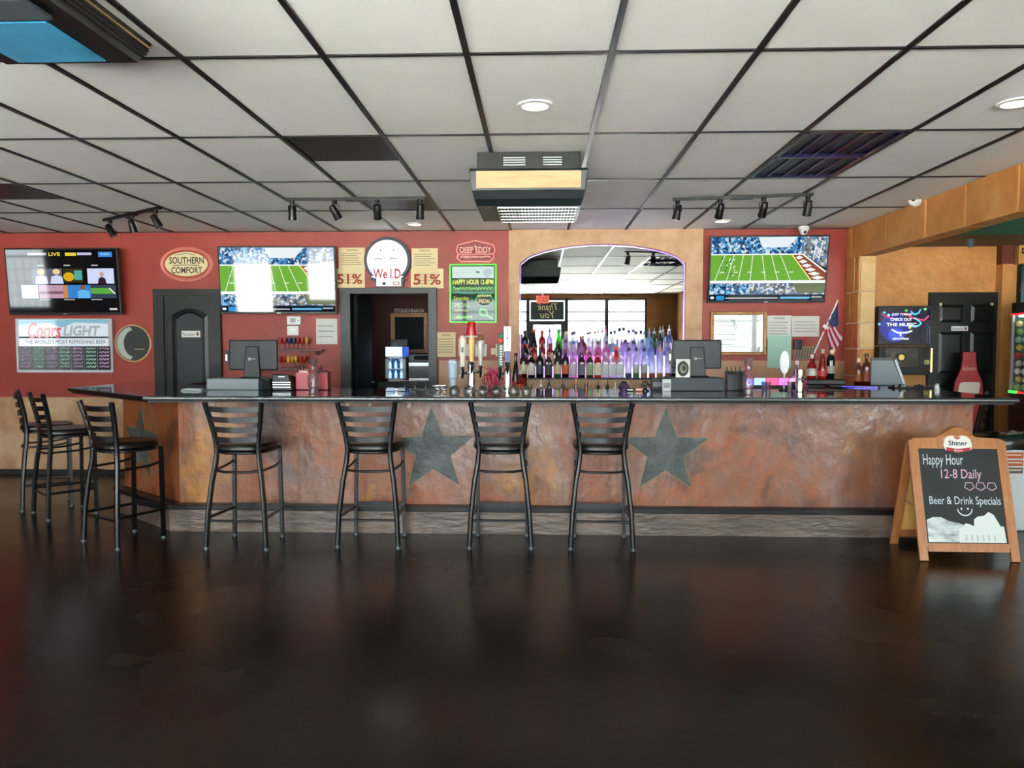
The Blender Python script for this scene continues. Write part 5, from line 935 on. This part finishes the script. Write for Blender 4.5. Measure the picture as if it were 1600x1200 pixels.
# bottle shaped sign
yb = YO-.25; c = AY(1514, 600, yb); o = thing('bottle_sign', 'large flat red bottle-shaped sign leaning before the six panel door', 'sign', (c.x, yb, 0)); zt_ = AY(1514, 550, yb).z; z_b = AY(1514, 597, yb).z; zn = AY(1514, 585, yb).z; hwb = (AY(1537, 600, yb).x-AY(1492, 600, yb).x)/2; hn = hwb*.46
pr = [(hn*.95, zt_), (hn, zt_-.05), (hn*.95, zt_-.06), (hn*1.15, zn+.08), (hn*1.5, zn), (hwb*.95, z_b), (hwb, z_b-.08), (hwb, .03), (hwb*.92, 0)]
MB().prism(pr+[(-x, z) for x, z in reversed(pr)], 'y', 0, .035).build('bottle_shape', C('#b03a3a', .4), o, False, .006)
a = Art((1492, 550, 1537, 615), -hwb, hwb, AY(1514, 615, yb).z, zt_, -.001); a.text('Budweiser', 1504, 571.5, 1525, 579, C('#e0b0a8'), 1, shear=.25); a.build('lettering', o); a = Art((1492, 550, 1537, 615), -hwb, hwb, AY(1514, 615, yb).z, zt_, -.001); a.poly([(1500, 599), (1505, 597), (1530, 597), (1532, 600), (1530, 615), (1497, 615)], C('#e4dccb'), 1); a.build('white_label', o)
# small spot on side room ceiling
o = thing('side_room_spot', 'small grey spotlight on the side room ceiling', 'ceiling light', (AZ(1516, 374, 2.55).x, 8.2, 2.55)); MB().lathe([(.04, 0), (.045, -.02), (.04, -.06), (.02, -.085)], 16).build('housing', M['grey'], o); MB().lathe([(.02, -.085), (.018, -.09), (0, -.092)], 12).build('lens', M['lgrey'], o)
o, a = wall_panel('wall_box', 'tan junction box with small camera at the right edge', 'box', 1580, 385, 1606, 414, .14, nmat('box_tan', [(.3, '#b8803c'), (.7, '#cc9850')], 5, 4, .5), 'case', Y=YO, bevel=.01); a.rect_(1584, 390, 1596, 399, C('#1a1814', .3), 1); a.rect_(1586, 392, 1592, 396, C('#c8c0b0'), 2); a.build('camera_window', o)
o, a = wall_panel('wall_screen', 'blue grey screen cut off by the right picture edge', 'television', 1588, 414, 1660, 492, .06, M['black'], 'housing', Y=YO-.002); a.rect_(1590, 416, 1658, 490, em('dim_screen', '#3f6070', .35), 1); a.poly([(1590, 440), (1658, 430), (1658, 470), (1590, 480)], em('dim_screen_b', '#5a8088', .4), 2); a.build('screen', o)
# prize machine: we see its left side
xm = AY(1577, 560, 8.2).x; z1 = AY(1590, 490, 8.0).z; zmid = AY(1590, 612, 8.0).z
o = thing('prize_machine', 'claw prize machine with plush toys and red lights, right edge', 'arcade machine', (xm, 7.85, 0)); B(0, .8, -.38, .34, 0, zmid, 'cabinet', M['black'], o, .006); B(0, .8, -.38, .34, z1-.0, z1+.12, 'header', M['black'], o, .006)
for x in (.012, .788):
    for y in (-.368, .328): B(x-.012, x+.012, y-.012, y+.012, zmid, z1, 'corner_post', M['silver'], o)
B(.004, .010, -.356, .316, zmid, z1, 'pane', pane_mat('machine_glass', refl=.1), o); B(.024, .776, -.376, -.37, zmid, z1, 'pane', pane_mat('machine_glass', refl=.1), o)
B(.02, .78, .318, .326, zmid, z1, 'rear_board', C('#1f4a2a'), o); B(.78, .786, -.356, .316, zmid, z1, 'back_board', C('#1f4a2a'), o); B(-.006, 0, -.38, .34, z1-.012, z1+.008, 'light_strip', em('red_strip', '#ff2a2a', 1.6), o); B(-.006, 0, -.38, .2, zmid-.02, zmid-.0, 'light_strip', MC['red_strip'], o); B(-.008, 0, .2, .34, zmid-.022, zmid+.004, 'light_strip', em('green_strip', '#3aff4a', 1.6), o)
cols = ['#d8d8d0', '#e0d89a', '#9ac8b8', '#d04038', '#f0f0ee', '#8ab870', '#e8c850']
for q in range(60):
    x, y, z = rnd.uniform(.06, .4), rnd.uniform(-.2, .27), zmid+.05+rnd.random()*(z1-zmid)*.7; b = MB(); r_ = rnd.uniform(.03, .055); b.ball((x, y, z), r_, r_, r_*1.1, 10, 7); b.ball((x, y, z+r_*1.4), r_*.7, r_*.7, r_*.7, 8, 6); b.build('plush_toy', C(rnd.choice(cols), .8), o)
for q in range(9):
    for x_, y_ in ((.05, .285), (.10, .23), (.05, .17)): z = zmid+.04+q*(z1-zmid-.1)/8.5; MB().ball((x_+.01*(q % 2), y_, z), .032, .03, .034, 10, 7).build('plush_toy', C(cols[(q*3+int(x_*100)) % len(cols)], .8), o)
B(.05, .75, -.34, .3, z1-.03, z1, 'lamp_panel', em('machine_lamp', '#f4f8ff', 3), o)

# ------------------------------------------------------------------ sandwich board and bin
p = AZ(1516, 877, 0); AN = R(15.5); HZ = .775; Ls = HZ/math.cos(AN)
o = thing('sandwich_board', 'wooden folding chalkboard sign with handwritten happy hour notice', 'sign', (p.x-.005, p.y+HZ*math.tan(AN), 0), R(-1)); hw = .322; FW = M['frame_wood']
def lp(ob, s): ob.location = (0, 0, HZ); ob.rotation_euler = (-AN*s, 0, 0); return ob
for s, nm in ((1, 'front'), (-1, 'rear')):
    y0, y1 = (-.018, -.0) if s == 1 else (.0, .018)
    for q in (-1, 1):
        lp(B(q*hw-(.0 if q < 0 else .06), q*hw+(.06 if q < 0 else 0), y0, y1, -Ls+.09, 0, 'stile', FW, o), s)
        lp(B(q*hw-(.0 if q < 0 else .055), q*hw+(.055 if q < 0 else 0), y0, y1, -Ls, -Ls+.09, 'leg_tip', FW, o), s)
    lp(B(-hw+.06, hw-.06, y0, y1, -Ls+.06, -Ls+.115, 'bottom_rail', FW, o), s)
    crest = [(hw, -.055), (hw, -.005)]+[(hw*(1-2*k/20), .012+.075*max(0, math.cos(math.pi*.5*min(1, abs(1-2*k/20)/.42)))**1.2+.018*(1-abs(1-2*k/20))) for k in range(1, 20)]+[(-hw, -.005), (-hw, -.055)]
    lp(MB().prism(crest[::-1], 'y', y0-.001, y1+.001).build('crest_rail', FW, o, False), s)
    lp(B(-hw+.055, hw-.055, y0+.008 if s == 1 else .004, y1-.004 if s == 1 else y1-.008, -Ls+.11, -.05, 'board', C('#272b2b', .6) if s == 1 else C('#e8b868', .6), o), s)
a = Art((0, 0, 100, 100), -hw+.06, hw-.06, -Ls+.115, -.055, -.0115); wc, pc = C('#d4e0e6', .8), C('#e4b8cc', .8)
a.text('Happy Hour', 5, 6, 56, 21, wc, 1, shear=.1); a.text('12-8 Daily', 26, 22, 77, 35, pc, 1, shear=.05); a.text('Beer & Drink Specials', 8, 51, 97, 62, wc, 1)
for cx in (60, 74, 88): a.line([(cx+5.5*math.cos(t)*(1+.12*math.sin(5*t)), 40+4*math.sin(t)*(1+.12*math.sin(5*t))) for t in [2*math.pi*q/20 for q in range(21)]], .8, pc, 1)
a.line([(42+9+9*math.cos(t), 64+7*math.sin(t)) for t in [math.pi*q/12 for q in range(13)]], 1.3, wc, 1); a.ell(47, 64, 1.2, 1.2, wc, 1, 8); a.ell(55, 64, 1.2, 1.2, wc, 1, 8)
cw = nmat('printed_clouds', [(.3, '#6a7478'), (.5, '#c8d0d2'), (.7, '#eef2f2')], 9, 6, .7, stretch=(1, 1, 3))
a.poly([(2, 76), (10, 73), (20, 73), (30, 77), (42, 79), (52, 82), (52, 99), (2, 99)], cw, 1); bd = C('#dfe4e4', .7)
a.poly([(40, 99), (41, 85), (46, 83), (50, 79), (55, 80), (60, 82), (61, 75), (66, 72), (74, 71), (80, 67), (86, 70), (90, 77), (93, 82), (97, 82), (98, 99)], bd, 2)
for q in range(6): a.rect_(48+7*q, 91, 50+7*q, 97, C('#b8c0c0', .7), 3)
lp(a.build('chalk_print', o), 1)
bp = [(0, -.075), (.05, -.06), (.085, -.055), (.095, -.02), (.085, .02), (.06, .04), (.03, .045), (0, .03), (-.03, .045), (-.06, .04), (-.085, .02), (-.095, -.02), (-.085, -.055), (-.05, -.06)]
bg = lp(MB().prism([(x, z-.01) for x, z in bp], 'y', -.027, -.019).build('badge', C('#e8e6e0', .4), o, False), 1)
a = Art((0, 0, 100, 100), -.095, .095, -.085, .035, -.0275); a.text('Shiner', 18, 30, 84, 58, C('#1f2a4a'), 1, bold=.02); a.poly([(8, 68), (50, 78), (92, 68), (92, 88), (50, 99), (8, 88)], C('#b02a30'), 1); a.text('Beers', 36, 80, 64, 92, C('#f0ece4'), 2); a.poly([(36, 6), (50, 14), (64, 6), (58, 18), (50, 24), (42, 18)], C('#b8362f'), 1); lp(a.build('badge_print', o), 1)
MB().tube([(-hw+.03, -.12, .34), (-hw+.03, .12, .34)], .004, 6).build('spreader', M['silver'], o)
# white bin with black liner behind the board
q0 = AZ(1590, 832, 0); zb = .70; o = thing('waste_bin', 'white bin with orange stickers and black liner behind the sandwich board', 'bin', (q0.x+.06, q0.y+.17, 0), R(2))
MB().hexa([(-.20, -.13, 0), (.24, -.13, 0), (.24, .13, 0), (-.20, .13, 0)], [(-.25, -.16, zb), (.27, -.16, zb), (.27, .16, zb), (-.25, .16, zb)]).build('body', mat('bin_white', '#d4dade', .4), o, False, .02)
tb = Euler((R(3.2), 0, 0)).to_matrix().to_4x4()
a = Art((0, 0, 100, 100), -.19, -.0, .38, .62, -.162)
for y0_, c_ in ((2, '#c8552c'), (26, '#b85a38'), (50, '#6e6258')): a.rect_(8, y0_, 80, y0_+19, C(c_), 1); a.rect_(14, y0_+6, 74, y0_+10, C('#e0d4c8'), 2)
a.build('stickers', o)
b = MB(); n = 28; vs = []
for j, (k, z) in enumerate(((1.03, zb-.07), (1.06, zb-.03), (1.04, zb+.02), (.92, zb+.045), (.6, zb+.05), (.2, zb+.03))):
    for i in range(n):
        t = 2*math.pi*i/n; cx, sn = math.cos(t), math.sin(t); kk = (abs(cx)**5+abs(sn)**5)**(-.2); w_ = 1+rnd.uniform(-.015, .035); vs.append((cx*kk*.265*k*w_+.01, sn*kk*.17*k*w_, z+rnd.uniform(-.012, .012)))
b.add(vs, [(j*n+i, j*n+(i+1) % n, (j+1)*n+(i+1) % n, (j+1)*n+i) for j in range(5) for i in range(n)]+[tuple(range(5*n, 6*n))]).build('liner', mat('black_liner', '#0a0a0b', .22), o)
